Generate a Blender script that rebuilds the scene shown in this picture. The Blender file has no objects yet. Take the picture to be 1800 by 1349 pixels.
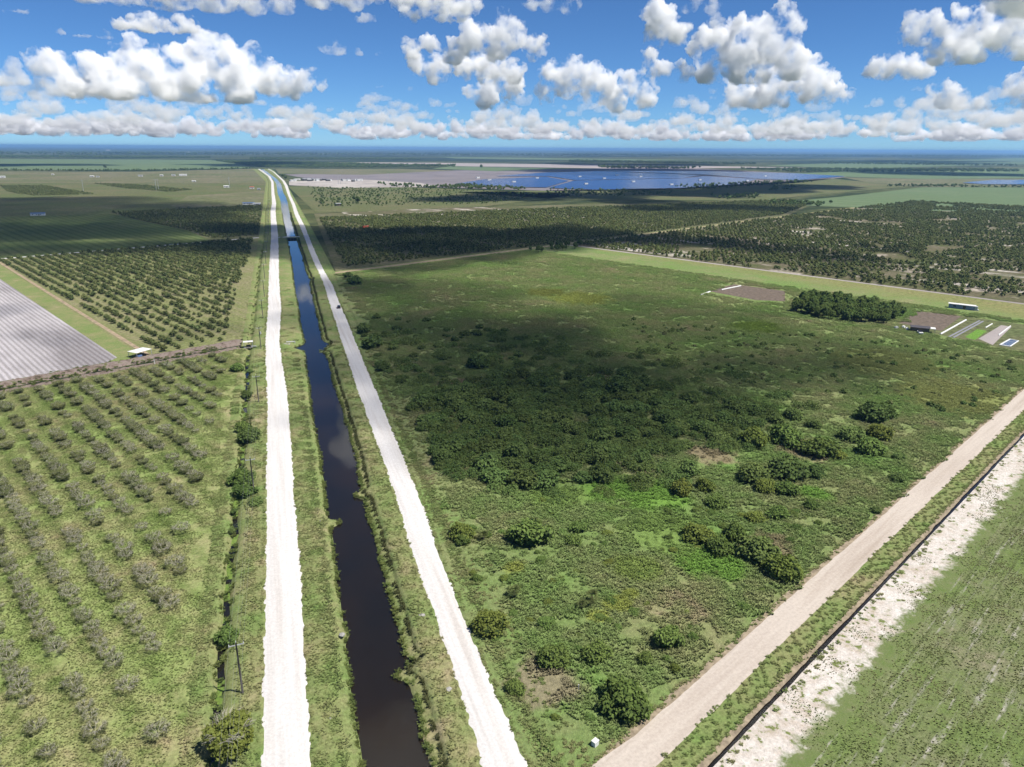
import bpy, bmesh, math, random
import numpy as np
from mathutils import Vector, Matrix, noise as mnoise

SC = bpy.context.scene
COL = SC.collection
R = math.radians
random.seed(7)
RNG = np.random.default_rng(11)

# ------------------------------------------------------------------ camera
CAM_H = 90.0
FPX = 1250.0                       # focal length in pixels of the 1800 px wide photograph
YAW, PITCH, ROLL = R(18.8), R(18.3), R(0.35)
cam_data = bpy.data.cameras.new('camera')
cam = bpy.data.objects.new('camera', cam_data)
COL.objects.link(cam)
cam_data.sensor_width = 36.0
cam_data.lens = 36.0 * FPX / 1800.0
cam_data.clip_start = 1.0
cam_data.clip_end = 200000.0
CAM_M = (Matrix.Rotation(-YAW, 4, 'Z') @ Matrix.Rotation(math.pi / 2 - PITCH, 4, 'X') @ Matrix.Rotation(ROLL, 4, 'Z'))
cam.matrix_world = Matrix.Translation((0, 0, CAM_H)) @ CAM_M
SC.camera = cam
CM = np.array(CAM_M)[:3, :3]
FWD = np.array((math.sin(YAW), math.cos(YAW)))
RGT = np.array((math.cos(YAW), -math.sin(YAW)))

# ------------------------------------------------------------------ sun and sky
SUN_EL = R(60)
_h = RGT * 0.93 - FWD * 0.36
_h = _h / np.linalg.norm(_h)
SUN = np.array((_h[0] * math.cos(SUN_EL), _h[1] * math.cos(SUN_EL), math.sin(SUN_EL)))
sun_data = bpy.data.lights.new('sun', 'SUN')
sun_data.energy = 4.2
sun_data.angle = R(0.53)
sun_data.color = (1.0, 0.95, 0.87)
sun = bpy.data.objects.new('sun', sun_data)
COL.objects.link(sun)
sun.location = (0, 0, 3000)
sun.rotation_euler = Vector(SUN).to_track_quat('Z', 'Y').to_euler()

world = bpy.data.worlds.new('World')
SC.world = world
world.use_nodes = True
_nt = world.node_tree
_sky = _nt.nodes.new('ShaderNodeTexSky')
_sky.sky_type = 'NISHITA'
_sky.sun_disc = False
_sky.sun_elevation = SUN_EL
_sky.sun_rotation = math.atan2(SUN[0], SUN[1])
_sky.air_density = 0.6
_sky.dust_density = 0.0
_sky.ozone_density = 6.0
_sky.altitude = 100
_bg = _nt.nodes['Background']
_bg.inputs[1].default_value = 0.068
_tint = _nt.nodes.new('ShaderNodeMix'); _tint.data_type = 'RGBA'; _tint.blend_type = 'MULTIPLY'
_tint.inputs[0].default_value = 1.0
_tint.inputs[7].default_value = (0.55, 0.795, 0.99, 1)
_nt.links.new(_sky.outputs[0], _tint.inputs[6])
_nt.links.new(_tint.outputs[2], _bg.inputs[0])

SC.view_settings.view_transform = 'Standard'
SC.view_settings.look = 'None'
SC.view_settings.exposure = 0.75
SC.view_settings.gamma = 1.0
SC.cycles.volume_bounces = 16
SC.cycles.max_bounces = 18
SC.cycles.diffuse_bounces = 3
SC.cycles.glossy_bounces = 3
SC.cycles.transmission_bounces = 4
SC.cycles.transparent_max_bounces = 24
SC.cycles.use_denoising = True
SC.cycles.volume_step_rate = 0.4
SC.cycles.volume_max_steps = 256


def ray(px, py):
    """unit direction in the world of a pixel of the 1800 x 1349 photograph"""
    d = CM @ np.array(((px - 900.0) / FPX, -(py - 674.5) / FPX, -1.0))
    return d / np.linalg.norm(d)


def G(px, py, z=0.0):
    """where the sight line of a photograph pixel meets the level plane z"""
    d = ray(px, py)
    t = (z - CAM_H) / d[2]
    return np.array((d[0] * t, d[1] * t))
# ------------------------------------------------------------------ clouds
CC = (0.991, 0.994, 0.999)


def vol_mat(name, density, aniso=0.0, color=(1, 1, 1)):
    m = bpy.data.materials.new(name)
    m.use_nodes = True
    nt = m.node_tree
    nt.nodes.clear()
    out = nt.nodes.new('ShaderNodeOutputMaterial')
    v = nt.nodes.new('ShaderNodeVolumeScatter')
    v.inputs['Color'].default_value = (*color, 1)
    v.inputs['Density'].default_value = density
    v.inputs['Anisotropy'].default_value = aniso
    nt.links.new(v.outputs[0], out.inputs['Volume'])
    try:
        m.cycles.homogeneous_volume = True
    except Exception:
        pass
    return m


def cumulus_mat(D, soft_px, grain_px, lo=0.455, hi=0.62):
    """cloud water that thins out into wisps toward the skin of the cloud"""
    m = vol_mat('cumulus', 0.01, 0.0, CC)
    nt = m.node_tree
    g = nt.nodes.new('ShaderNodeNewGeometry')
    n = nt.nodes.new('ShaderNodeTexNoise')
    n.inputs['Scale'].default_value = FPX / D / grain_px
    n.inputs['Detail'].default_value = 4
    n.inputs['Roughness'].default_value = 0.6
    r = nt.nodes.new('ShaderNodeMapRange')
    for i, q in enumerate((lo, hi, 0.0, FPX / D / soft_px)):
        r.inputs[i + 1].default_value = q
    v = [x for x in nt.nodes if x.type == 'VOLUME_SCATTER'][0]
    nt.links.new(g.outputs['Position'], n.inputs['Vector'])
    nt.links.new(n.outputs[0], r.inputs[0])
    nt.links.new(r.outputs[0], v.inputs['Density'])
    m.cycles.homogeneous_volume = False
    return m


def ico(sub):
    bm = bmesh.new()
    bmesh.ops.create_icosphere(bm, subdivisions=sub, radius=1.0)
    v = np.array([x.co[:] for x in bm.verts])
    f = np.array([[q.index for q in x.verts] for x in bm.faces])
    bm.free()
    return v, f


ICO2 = ico(2)


def puff_mesh(name, balls, voxel, flat_z=None, amp=0.4, seed=0):
    """one closed billowing surface round a set of balls (x, y, z, r)"""
    V, F = ICO2
    vs = np.concatenate([V * b[3] + np.array(b[:3]) for b in balls])
    fs = np.concatenate([F + i * len(V) for i in range(len(balls))])
    if flat_z is not None:
        low = vs[:, 2] < flat_z
        vs[low, 2] = flat_z + (vs[low, 2] - flat_z) * 0.12
    me = bpy.data.meshes.new(name)
    me.from_pydata(vs.tolist(), [], fs.tolist())
    ob = bpy.data.objects.new(name, me)
    COL.objects.link(ob)
    md = ob.modifiers.new('r', 'REMESH')
    md.mode = 'VOXEL'
    md.voxel_size = voxel
    dg = bpy.context.evaluated_depsgraph_get()
    ev = ob.evaluated_get(dg)
    em = bpy.data.meshes.new_from_object(ev)
    n = len(em.vertices)
    co = np.empty(n * 3); em.vertices.foreach_get('co', co); co = co.reshape(-1, 3)
    no = np.empty(n * 3); em.vertices.foreach_get('normal', no); no = no.reshape(-1, 3)
    s1 = voxel * 10.0
    d = np.empty(n)
    off = Vector((seed * 13.7, seed * 5.1, seed * 3.3))
    for i in range(n):
        p = Vector(co[i])
        a = abs(mnoise.noise(p / (s1 * 1.7) + off)) * 2.6
        b = abs(mnoise.noise(p / (s1 * 0.75) + off)) * 1.5
        c = abs(mnoise.noise(p / (s1 * 0.36) + off)) * 0.8
        d[i] = a + b + c - 1.0
    k = np.ones(n)
    if flat_z is not None:
        k = np.clip((co[:, 2] - flat_z) / (voxel * 5) + 0.35, 0.25, 1)
    co += no * (d * k * voxel * 9 * amp)[:, None]
    em.vertices.foreach_set('co', co.ravel())
    # knit the displaced skin together again, then add the finest billows
    ob.data = em
    md.voxel_size = voxel * 0.85
    dg.update()
    fm = bpy.data.meshes.new_from_object(ob.evaluated_get(dg))
    n = len(fm.vertices)
    co = np.empty(n * 3); fm.vertices.foreach_get('co', co); co = co.reshape(-1, 3)
    no = np.empty(n * 3); fm.vertices.foreach_get('normal', no); no = no.reshape(-1, 3)
    d = np.array([abs(mnoise.noise(Vector(p) / (voxel * 3.2) + off)) * 2 - 0.5 for p in co])
    co += no * (d * voxel * 1.3)[:, None]
    fm.vertices.foreach_set('co', co.ravel())
    bpy.data.objects.remove(ob)
    bpy.data.meshes.remove(me); bpy.data.meshes.remove(em)
    em = fm
    em.name = name
    em.polygons.foreach_set('use_smooth', [True] * len(em.polygons))
    return em


def grow(lobes, rnd, kids=7, depth_f=0.8):
    """lobes (x, y, z, r) -> lobes with smaller puffs budding from their upper sides"""
    out = list(lobes)
    for (x, y, z, r) in lobes:
        for _ in range(kids):
            a = rnd.uniform(0, 2 * math.pi)
            e = rnd.uniform(-0.15, 1.3)
            rr = r * rnd.uniform(0.3, 0.52)
            q = (x + math.cos(a) * math.cos(e) * r * 0.85, y + math.sin(a) * math.cos(e) * r * 0.85, z + math.sin(e) * r * 0.85, rr)
            out.append(q)
            for _ in range(3):
                a2 = a + rnd.uniform(-1, 1); e2 = rnd.uniform(-0.1, 1.3)
                out.append((q[0] + math.cos(a2) * math.cos(e2) * rr * 0.9, q[1] + math.sin(a2) * math.cos(e2) * rr * 0.9,
                            q[2] + math.sin(e2) * rr * 0.9, rr * rnd.uniform(0.35, 0.55)))
    return out


def sky_cloud(pix_lobes, base_py, soft_px, alt=1250.0, seed=0, vox_px=3.2, kids=6, amp=0.4):
    """a cumulus standing where the photograph shows it; base altitude fixes its distance"""
    rnd = random.Random(seed)
    el = math.atan2(ray(900, base_py)[2], np.hypot(*ray(900, base_py)[:2]))
    D = (alt - CAM_H) / math.tan(max(el, 0.012))
    lobes = []
    for (px, py, r) in pix_lobes:
        d = ray(px, py)
        d = d / np.hypot(d[0], d[1])
        rr = r * 0.8 / FPX * D
        k = D + rnd.uniform(-0.7, 0.7) * rr
        lobes.append((d[0] * k, d[1] * k, CAM_H + d[2] * k, rr))
    balls = grow(lobes, rnd, kids)
    vox = vox_px / FPX * D
    me = puff_mesh('cloud', balls, vox, flat_z=alt, seed=seed, amp=amp)
    ob = bpy.data.objects.new('cloud', me)
    COL.objects.link(ob)
    me.materials.append(cumulus_mat(D, soft_px, rnd.uniform(24, 36)))
    ob['kind'] = 'structure'
    return ob

# ------------------------------------------------------------------ helpers
UX, UY = 0.905, 0.4254             # the field grid: u runs along the cross roads, v along the tree rows


def xy(u, v):
    return np.array((UX * u - UY * v, UY * u + UX * v))


def uv(p):
    return np.array((UX * p[0] + UY * p[1], -UY * p[0] + UX * p[1]))


def tag(o, label=None, cat=None, group=None, kind=None):
    if label: o['label'] = label
    if cat: o['category'] = cat
    if group: o['group'] = group
    if kind: o['kind'] = kind
    return o


def mesh(name, verts, faces, mat=None, smooth=False):
    me = bpy.data.meshes.new(name)
    me.from_pydata([tuple(map(float, v)) for v in verts], [], [tuple(int(i) for i in f) for f in faces])
    for m in (mat if isinstance(mat, (list, tuple)) else [mat]):
        if m is not None: me.materials.append(m)
    if smooth:
        me.polygons.foreach_set('use_smooth', [True] * len(me.polygons))
    return me


def link(name, me, parent=None, loc=None, rz=0.0, sc=None):
    o = bpy.data.objects.new(name, me)
    COL.objects.link(o)
    if parent is not None: o.parent = parent
    if loc is not None: o.location = loc
    if rz: o.rotation_euler = (0, 0, rz)
    if sc is not None: o.scale = sc if hasattr(sc, '__len__') else (sc, sc, sc)
    return o


class MB:
    """collects boxes, tubes and quads into one mesh"""
    def __init__(s): s.v, s.f = [], []

    def add(s, v, f):
        n = len(s.v); s.v += [tuple(p) for p in v]; s.f += [tuple(i + n for i in q) for q in f]; return s

    def box(s, c, d, taper=1.0):
        x, y, z = c; a, b, h = d[0] / 2, d[1] / 2, d[2] / 2
        v = [(x + i * a * (taper if k > 0 else 1), y + j * b * (taper if k > 0 else 1), z + k * h) for k in (-1, 1) for i, j in ((-1, -1), (1, -1), (1, 1), (-1, 1))]
        return s.add(v, [(3, 2, 1, 0), (4, 5, 6, 7), (0, 1, 5, 4), (1, 2, 6, 5), (2, 3, 7, 6), (3, 0, 4, 7)])

    def tube(s, pts, rad, n=6, cap=True):
        pts = [Vector(p) for p in pts]
        rad = rad if hasattr(rad, '__len__') else [rad] * len(pts)
        v, f = [], []
        for i, p in enumerate(pts):
            t = (pts[min(i + 1, len(pts) - 1)] - pts[max(i - 1, 0)]).normalized()
            a = t.cross(Vector((0, 0, 1)) if abs(t.z) < 0.95 else Vector((1, 0, 0))).normalized(); b = t.cross(a)
            for k in range(n):
                w = 2 * math.pi * k / n
                v.append(p + (a * math.cos(w) + b * math.sin(w)) * rad[i])
        for i in range(len(pts) - 1):
            for k in range(n):
                f.append((i * n + k, i * n + (k + 1) % n, (i + 1) * n + (k + 1) % n, (i + 1) * n + k))
        if cap and n > 2:
            f.append(tuple(range(n))); f.append(tuple((len(pts) - 1) * n + k for k in reversed(range(n))))
        return s.add(v, f)

    def mesh(s, name, mat=None, smooth=False): return mesh(name, s.v, s.f, mat, smooth)

    def build(s, name, mat, parent=None, smooth=False, loc=None, rz=0): return link(name, s.mesh(name, mat, smooth), parent, loc, rz)


def empty(name, loc=(0, 0, 0), rz=0.0, sc=None):
    o = bpy.data.objects.new(name, None)
    COL.objects.link(o); o.location = loc; o.rotation_euler = (0, 0, rz)
    if sc is not None: o.scale = sc if hasattr(sc, '__len__') else (sc, sc, sc)
    o.empty_display_size = 0.5
    return o


# ------------------------------------------------------------------ materials
class NT:
    def __init__(s, name):
        s.m = bpy.data.materials.new(name); s.m.use_nodes = True; s.t = s.m.node_tree; s.t.nodes.clear()
        s.out = s.n('ShaderNodeOutputMaterial'); s._pos = None

    def n(s, t, **k):
        x = s.t.nodes.new(t)
        for a, b in k.items(): setattr(x, a, b)
        return x

    def l(s, a, b): s.t.links.new(a, b)

    def put(s, sock, val):
        if isinstance(val, bpy.types.NodeSocket): s.l(val, sock)
        elif hasattr(val, '__len__') and len(val) == 3 and sock.type == 'RGBA': sock.default_value = (*val, 1)
        else: sock.default_value = val

    def pos(s):
        if s._pos is None: s._pos = s.n('ShaderNodeNewGeometry').outputs['Position']
        return s._pos

    def noise(s, scale, detail=3, rough=0.55, vec=None, dist=0.0):
        x = s.n('ShaderNodeTexNoise'); x.inputs['Scale'].default_value = scale; x.inputs['Detail'].default_value = detail
        x.inputs['Roughness'].default_value = rough; x.inputs['Distortion'].default_value = dist
        s.l(vec if vec is not None else s.pos(), x.inputs['Vector'])
        return x.outputs[0]

    def ramp(s, fac, stops):
        r = s.n('ShaderNodeValToRGB'); e = r.color_ramp.elements
        while len(e) < len(stops): e.new(0.5)
        for q, (p, c) in zip(e, stops):
            q.position = p; q.color = (*c, 1) if len(c) == 3 else c
        s.put(r.inputs[0], fac)
        return r.outputs[0]

    def math(s, op, a, b=0.0, c=0.0, clamp=False):
        x = s.n('ShaderNodeMath', operation=op, use_clamp=clamp)
        s.put(x.inputs[0], a); s.put(x.inputs[1], b); s.put(x.inputs[2], c)
        return x.outputs[0]

    def maprange(s, v, a, b, c=0.0, d=1.0, smooth=False):
        x = s.n('ShaderNodeMapRange', clamp=True)
        if smooth: x.interpolation_type = 'SMOOTHSTEP'
        s.put(x.inputs[0], v)
        for i, q in enumerate((a, b, c, d)): x.inputs[i + 1].default_value = q
        return x.outputs[0]

    def mix(s, fac, a, b, mode='MIX'):
        x = s.n('ShaderNodeMix', data_type='RGBA', blend_type=mode)
        s.put(x.inputs[0], fac); s.put(x.inputs[6], a); s.put(x.inputs[7], b)
        return x.outputs[2]

    def mapping(s, loc=(0, 0, 0), rot=(0, 0, 0), sc=(1, 1, 1), vec=None):
        x = s.n('ShaderNodeMapping'); s.l(vec if vec is not None else s.pos(), x.inputs[0])
        x.inputs[1].default_value = loc; x.inputs[2].default_value = rot; x.inputs[3].default_value = sc
        return x.outputs[0]

    def uvmap(s, su, sv):
        """coordinates along and across the field grid, each with its own scale"""
        o = s.n('ShaderNodeCombineXYZ')
        for i, (d, k) in enumerate((((UX, UY, 0), su), ((-UY, UX, 0), sv))):
            q = s.n('ShaderNodeVectorMath', operation='DOT_PRODUCT'); s.l(s.pos(), q.inputs[0]); q.inputs[1].default_value = d
            s.l(s.math('MULTIPLY', q.outputs['Value'], k), o.inputs[i])
        return o.outputs[0]

    def upnormal(s, k):
        """leaf and blade normals leaning to the sky, as a soft mass of them is lit"""
        g = s.n('ShaderNodeNewGeometry'); m = s.n('ShaderNodeMix', data_type='VECTOR'); m.inputs[0].default_value = k
        s.l(g.outputs['Normal'], m.inputs[4]); m.inputs[5].default_value = (0, 0, 1)
        v = s.n('ShaderNodeVectorMath', operation='NORMALIZE'); s.l(m.outputs[1], v.inputs[0]); return v.outputs[0]

    def bump(s, h, strength, dist):
        b = s.n('ShaderNodeBump'); b.inputs['Strength'].default_value = strength; b.inputs['Distance'].default_value = dist
        s.l(h, b.inputs['Height']); return b.outputs[0]

    def diffuse(s, col, normal=None, rough=0.0):
        d = s.n('ShaderNodeBsdfDiffuse'); s.put(d.inputs[0], col); d.inputs[1].default_value = rough
        if normal is not None: s.l(normal, d.inputs['Normal'])
        s.l(d.outputs[0], s.out.inputs[0]); return s.m

    def principled(s, col, rough=0.6, spec=0.3, metal=0.0, normal=None):
        d = s.n('ShaderNodeBsdfPrincipled'); s.put(d.inputs['Base Color'], col); s.put(d.inputs['Roughness'], rough)
        d.inputs['Specular IOR Level'].default_value = spec; d.inputs['Metallic'].default_value = metal
        if normal is not None: s.l(normal, d.inputs['Normal'])
        s.l(d.outputs[0], s.out.inputs[0]); return s.m


def field_color(t, stops, big=1 / 40, mid=1 / 7, fine=1.1, mid_amt=0.35, fine_amt=0.5, rows=None, spots=(), second=None, lanes=False):
    """earth and grass colours: large drifts, clumps, fine speckle; crop rows; spots of another plant cover or of painted sunlight"""
    f = t.noise(big, 4, 0.55)
    g = t.noise(mid, 3, 0.6)
    k = t.math('ADD', t.math('MULTIPLY', f, 1 - mid_amt), t.math('MULTIPLY', g, mid_amt))
    c = t.ramp(t.maprange(k, 0.32, 0.68), stops)
    for (x, y, r, col) in spots:
        d = t.n('ShaderNodeVectorMath', operation='DISTANCE'); t.l(t.pos(), d.inputs[0]); d.inputs[1].default_value = (x, y, 0)
        q = t.math('ADD', d.outputs['Value'], t.math('MULTIPLY', t.math('SUBTRACT', g, 0.5), r * 1.6))
        c = t.mix(t.maprange(q, r * 1.15, r * 0.55, smooth=True), c, col)
    if second:
        sc, lo, hi, col = second
        c = t.mix(t.maprange(t.noise(sc, 4, 0.65), lo, hi), c, col)
    if rows:
        axis, period, col, amt, width = rows
        sp = t.n('ShaderNodeVectorMath', operation='DOT_PRODUCT'); t.l(t.pos(), sp.inputs[0])
        sp.inputs[1].default_value = (UX, UY, 0) if axis == 'u' else (-UY, UX, 0)
        w = t.math('ADD', sp.outputs['Value'], t.math('MULTIPLY', t.math('SUBTRACT', t.noise(0.15, 2), 0.5), period * 0.5))
        s_ = t.math('PINGPONG', w, period / 2)
        line = t.maprange(s_, period / 2 * width, period / 2 * width * 0.4)
        line = t.math('MULTIPLY', line, t.maprange(t.noise(0.5, 3, 0.7), 0.35, 0.6, 0.15, 1.0))
        c = t.mix(t.math('MULTIPLY', line, amt), c, col)
    if lanes:
        ln = t.math('MULTIPLY', t.maprange(t.noise(1.0, 2, 0.5, t.uvmap(0.055, 0.004)), 0.57, 0.63), t.maprange(t.noise(0.02, 3, 0.6), 0.45, 0.6))
        c = t.mix(ln, c, (0.40, 0.37, 0.33))
    h = t.noise(fine, 4, 0.7)
    v = t.maprange(h, 0.25, 0.75, 1 - fine_amt, 1 + fine_amt)
    c = t.mix(1.0, c, v, 'MULTIPLY')
    return c, h


def field_mat(name, stops, bump=0.6, bdist=0.25, **k):
    t = NT(name)
    c, h = field_color(t, stops, **k)
    return t.diffuse(c, t.bump(h, bump, bdist) if bump else None)


def leaf_mat(name, dark, light, trans=0.25, hue=0.25, stops=None, tip=1.0, fk=None, up=0.35):
    """leaves: each leaf its own tone, each plant a little different"""
    t = NT(name)
    g = t.n('ShaderNodeNewGeometry')
    if stops is not None:
        c, _ = field_color(t, stops, **(fk or {}))
        c = t.mix(1.0, c, t.maprange(g.outputs['Random Per Island'], 0, 1, 0.65 * tip, 1.45 * tip), 'MULTIPLY')
    else:
        c = t.mix(g.outputs['Random Per Island'], dark, light)
        oi = t.n('ShaderNodeObjectInfo')
        hs = t.n('ShaderNodeHueSaturation')
        t.put(hs.inputs['Hue'], t.maprange(oi.outputs['Random'], 0, 1, 0.5 - 0.014 * hue * 4, 0.5 + 0.018 * hue * 4))
        r2 = t.math('FRACT', t.math('MULTIPLY', oi.outputs['Random'], 7.31))
        t.put(hs.inputs['Value'], t.maprange(r2, 0, 1, 1 - hue, 1 + hue)); t.put(hs.inputs['Color'], c)
        c = hs.outputs[0]
    d = t.n('ShaderNodeBsdfDiffuse'); t.put(d.inputs[0], c); t.l(t.upnormal(up), d.inputs['Normal'])
    tr = t.n('ShaderNodeBsdfTranslucent'); t.put(tr.inputs[0], t.mix(1.0, c, (1.0, 1.0, 0.55), 'MULTIPLY'))
    m = t.n('ShaderNodeMixShader'); m.inputs[0].default_value = trans
    t.l(d.outputs[0], m.inputs[1]); t.l(tr.outputs[0], m.inputs[2]); t.l(m.outputs[0], t.out.inputs[0])
    return t.m


def plain(name, col, rough=0.6, spec=0.3, metal=0.0, var=0.12, scale=2.0):
    t = NT(name)
    v = t.maprange(t.noise(scale, 4, 0.6), 0.3, 0.7, 1 - var, 1 + var)
    return t.principled(t.mix(1.0, col, v, 'MULTIPLY'), rough, spec, metal)


# grass and soil palettes (linear base colours)
ORCH_STOPS = [(0.0, (0.27, 0.225, 0.135)), (0.22, (0.245, 0.24, 0.115)), (0.6, (0.205, 0.245, 0.09)), (1.0, (0.165, 0.235, 0.065))]
WILD_STOPS = [(0.0, (0.235, 0.20, 0.12)), (0.18, (0.19, 0.20, 0.092)), (0.55, (0.148, 0.195, 0.07)), (1.0, (0.12, 0.205, 0.052))]
VERGE_STOPS = [(0.0, (0.26, 0.225, 0.13)), (0.3, (0.195, 0.20, 0.09)), (0.62, (0.155, 0.19, 0.07)), (1.0, (0.125, 0.19, 0.055))]
BRIGHT = (0.125, 0.225, 0.045)
LIME = (0.19, 0.22, 0.055)


def GP(px, py, r, col):
    p = G(px, py)
    return (float(p[0]), float(p[1]), r, col)


WILD_K = dict(big=1 / 30, mid=1 / 6, fine=0.9, fine_amt=0.38, spots=[
    GP(1150, 872, 11, BRIGHT), GP(1235, 985, 8, BRIGHT), GP(1180, 940, 12, (0.135, 0.20, 0.055)), GP(1270, 1000, 6, BRIGHT), GP(1070, 860, 11, BRIGHT), GP(980, 870, 9, (0.135, 0.20, 0.055)), GP(1120, 1000, 6, (0.15, 0.2, 0.055)), GP(905, 1000, 3, LIME), GP(1085, 1060, 3.2, LIME), GP(1050, 1085, 2.4, LIME), GP(1110, 1045, 2.2, LIME),
    GP(1435, 870, 5, BRIGHT), GP(1020, 525, 22, LIME), GP(960, 515, 16, (0.13, 0.15, 0.04)), GP(1560, 640, 26, (0.15, 0.175, 0.06)), GP(1690, 700, 24, (0.17, 0.19, 0.065)), GP(1330, 575, 16, (0.1, 0.15, 0.03)),  # large LIME spot and the next one: sunlit patch painted into the grass colour
    GP(1420, 790, 10, (0.22, 0.185, 0.11)), GP(1250, 800, 8, (0.2, 0.17, 0.10)), GP(1350, 960, 7, (0.18, 0.16, 0.09)), GP(960, 1200, 7, (0.2, 0.18, 0.11)), GP(810, 680, 10, (0.17, 0.145, 0.09))])
ORCH_K = dict(big=1 / 22, mid=1 / 4, fine=1.4, fine_amt=0.4, rows=('u', 6.8, (0.06, 0.10, 0.02), 0.5, 0.6))
VERGE_K = dict(big=1 / 14, mid=1 / 3, fine=1.6, fine_amt=0.42)

M_orch = field_mat('orchard_grass', ORCH_STOPS, **ORCH_K)
M_wild = field_mat('wild_field', WILD_STOPS, bump=0.9, bdist=0.5, **WILD_K)
M_verge = field_mat('verge_grass', VERGE_STOPS, bump=0.7, bdist=0.2, **VERGE_K)
M_tuft_o = leaf_mat('orchard_tufts', 0, 0, stops=ORCH_STOPS, tip=1.05, trans=0.12, up=0.8, fk=ORCH_K)
M_tuft_w = leaf_mat('wild_tufts', 0, 0, stops=WILD_STOPS, tip=1.1, trans=0.12, up=0.75, fk=WILD_K)
M_tuft_v = leaf_mat('verge_tufts', 0, 0, stops=VERGE_STOPS, tip=1.05, trans=0.12, up=0.8, fk=VERGE_K)

_t = NT('white_gravel')
_n1 = _t.noise(0.05, 4, 0.6, _t.mapping(sc=(9, 0.25, 1))); _n2 = _t.noise(2.2, 4, 0.7)
_c = _t.ramp(_n1, [(0.3, (0.47, 0.445, 0.42)), (0.48, (0.56, 0.545, 0.53)), (0.62, (0.51, 0.485, 0.46)), (0.75, (0.44, 0.405, 0.375))])
_c = _t.mix(1.0, _c, _t.maprange(_n2, 0.3, 0.7, 0.84, 1.08), 'MULTIPLY')
M_road = _t.diffuse(_c, _t.bump(_n2, 0.25, 0.06))
_t = NT('pale_dirt')
_rot = math.atan2(UY, UX)
_n1 = _t.noise(0.06, 4, 0.6, _t.uvmap(0.25, 5)); _n2 = _t.noise(1.6, 4, 0.7)
_c = _t.ramp(_n1, [(0.3, (0.385, 0.33, 0.28)), (0.5, (0.46, 0.405, 0.35)), (0.7, (0.35, 0.295, 0.245))])
_c = _t.mix(1.0, _c, _t.maprange(_n2, 0.3, 0.7, 0.85, 1.08), 'MULTIPLY')
M_dirt = _t.diffuse(_c, _t.bump(_n2, 0.3, 0.06))
_t = NT('white_sand_strip')
_c, _h2 = field_color(_t, [(0, (0.56, 0.53, 0.49)), (0.45, (0.49, 0.45, 0.405)), (0.8, (0.41, 0.355, 0.30)), (1, (0.27, 0.25, 0.15))], big=1 / 14, mid=1 / 2.2, fine=1.8, fine_amt=0.3, mid_amt=0.6, second=(0.45, 0.56, 0.63, (0.13, 0.155, 0.05)))
_vq = _t.n('ShaderNodeVectorMath', operation='DOT_PRODUCT'); _t.l(_t.pos(), _vq.inputs[0]); _vq.inputs[1].default_value = (-UY, UX, 0)
_w = _t.math('ADD', _vq.outputs['Value'], _t.math('MULTIPLY', _t.math('SUBTRACT', _t.noise(0.28, 4, 0.7), 0.5), 9.0))
_c = _t.mix(_t.maprange(_w, 33.6, 31.8), _c, _t.ramp(_t.noise(0.5, 4, 0.7), [(0.3, (0.105, 0.15, 0.045)), (0.6, (0.14, 0.165, 0.07)), (0.75, (0.2, 0.19, 0.12))]))
M_sand = _t.diffuse(_c, _t.bump(_h2, 0.6, 0.3))
_t = NT('sandy_row_field')
_c, _h2 = field_color(_t, [(0, (0.20, 0.185, 0.12)), (0.3, (0.145, 0.16, 0.078)), (0.7, (0.115, 0.155, 0.05)), (1, (0.12, 0.165, 0.06))], big=1 / 22, mid=1 / 2.5, fine=1.8, fine_amt=0.45, rows=('v', 2.3, (0.075, 0.095, 0.038), 0.55, 0.3))
_sv = _t.uvmap(0.05, 0.8)
_st = _t.math('MULTIPLY', _t.maprange(_t.noise(1.0, 3, 0.6, _sv), 0.55, 0.7), _t.maprange(_t.noise(0.6, 4, 0.75), 0.4, 0.6))
_c = _t.mix(_st, _c, (0.36, 0.335, 0.30))
_tr = _t.maprange(_t.noise(1.0, 2, 0.5, _t.uvmap(0.012, 1.2)), 0.60, 0.66)
_c = _t.mix(_t.math('MULTIPLY', _tr, 0.55), _c, (0.07, 0.085, 0.035))
M_rowfield = _t.diffuse(_c, _t.bump(_h2, 0.6, 0.25))
M_soil = plain('ditch_soil', (0.25, 0.205, 0.145), 1, 0, var=0.4, scale=0.8)
_t = NT('spoil_bank')
_n = _t.noise(0.35, 4, 0.65)
M_spoil = _t.diffuse(_t.ramp(_n, [(0.3, (0.06, 0.05, 0.035)), (0.42, (0.15, 0.115, 0.095)), (0.55, (0.21, 0.17, 0.15)), (0.66, (0.09, 0.1, 0.035)), (0.8, (0.2, 0.12, 0.10))]), _t.bump(_t.noise(1.2, 4, 0.7), 0.8, 0.5))
_t = NT('plastic_mulch')
_s = _t.n('ShaderNodeVectorMath', operation='DOT_PRODUCT'); _t.l(_t.pos(), _s.inputs[0]); _s.inputs[1].default_value = (UX, UY, 0)
_w = _t.math('ADD', _s.outputs['Value'], _t.math('MULTIPLY', _t.math('SUBTRACT', _t.noise(0.1, 2), 0.5), 0.6))
_ln = _t.maprange(_t.math('PINGPONG', _w, 1.1), 0.25, 0.75)
_c = _t.mix(_ln, (0.285, 0.27, 0.268), (0.40, 0.385, 0.395))
_c = _t.mix(1.0, _c, _t.ramp(_t.noise(0.02, 4, 0.6, _t.uvmap(1.6, 0.5)), [(0.35, (0.62, 0.60, 0.60)), (0.6, (1.05, 1.03, 1.03))]), 'MULTIPLY')
M_mulch = _t.diffuse(_t.mix(1.0, _c, _t.maprange(_t.noise(1.1, 3, 0.7), 0.3, 0.7, 0.75, 1.15), 'MULTIPLY'), _t.bump(_ln, 0.5, 0.3))

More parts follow.
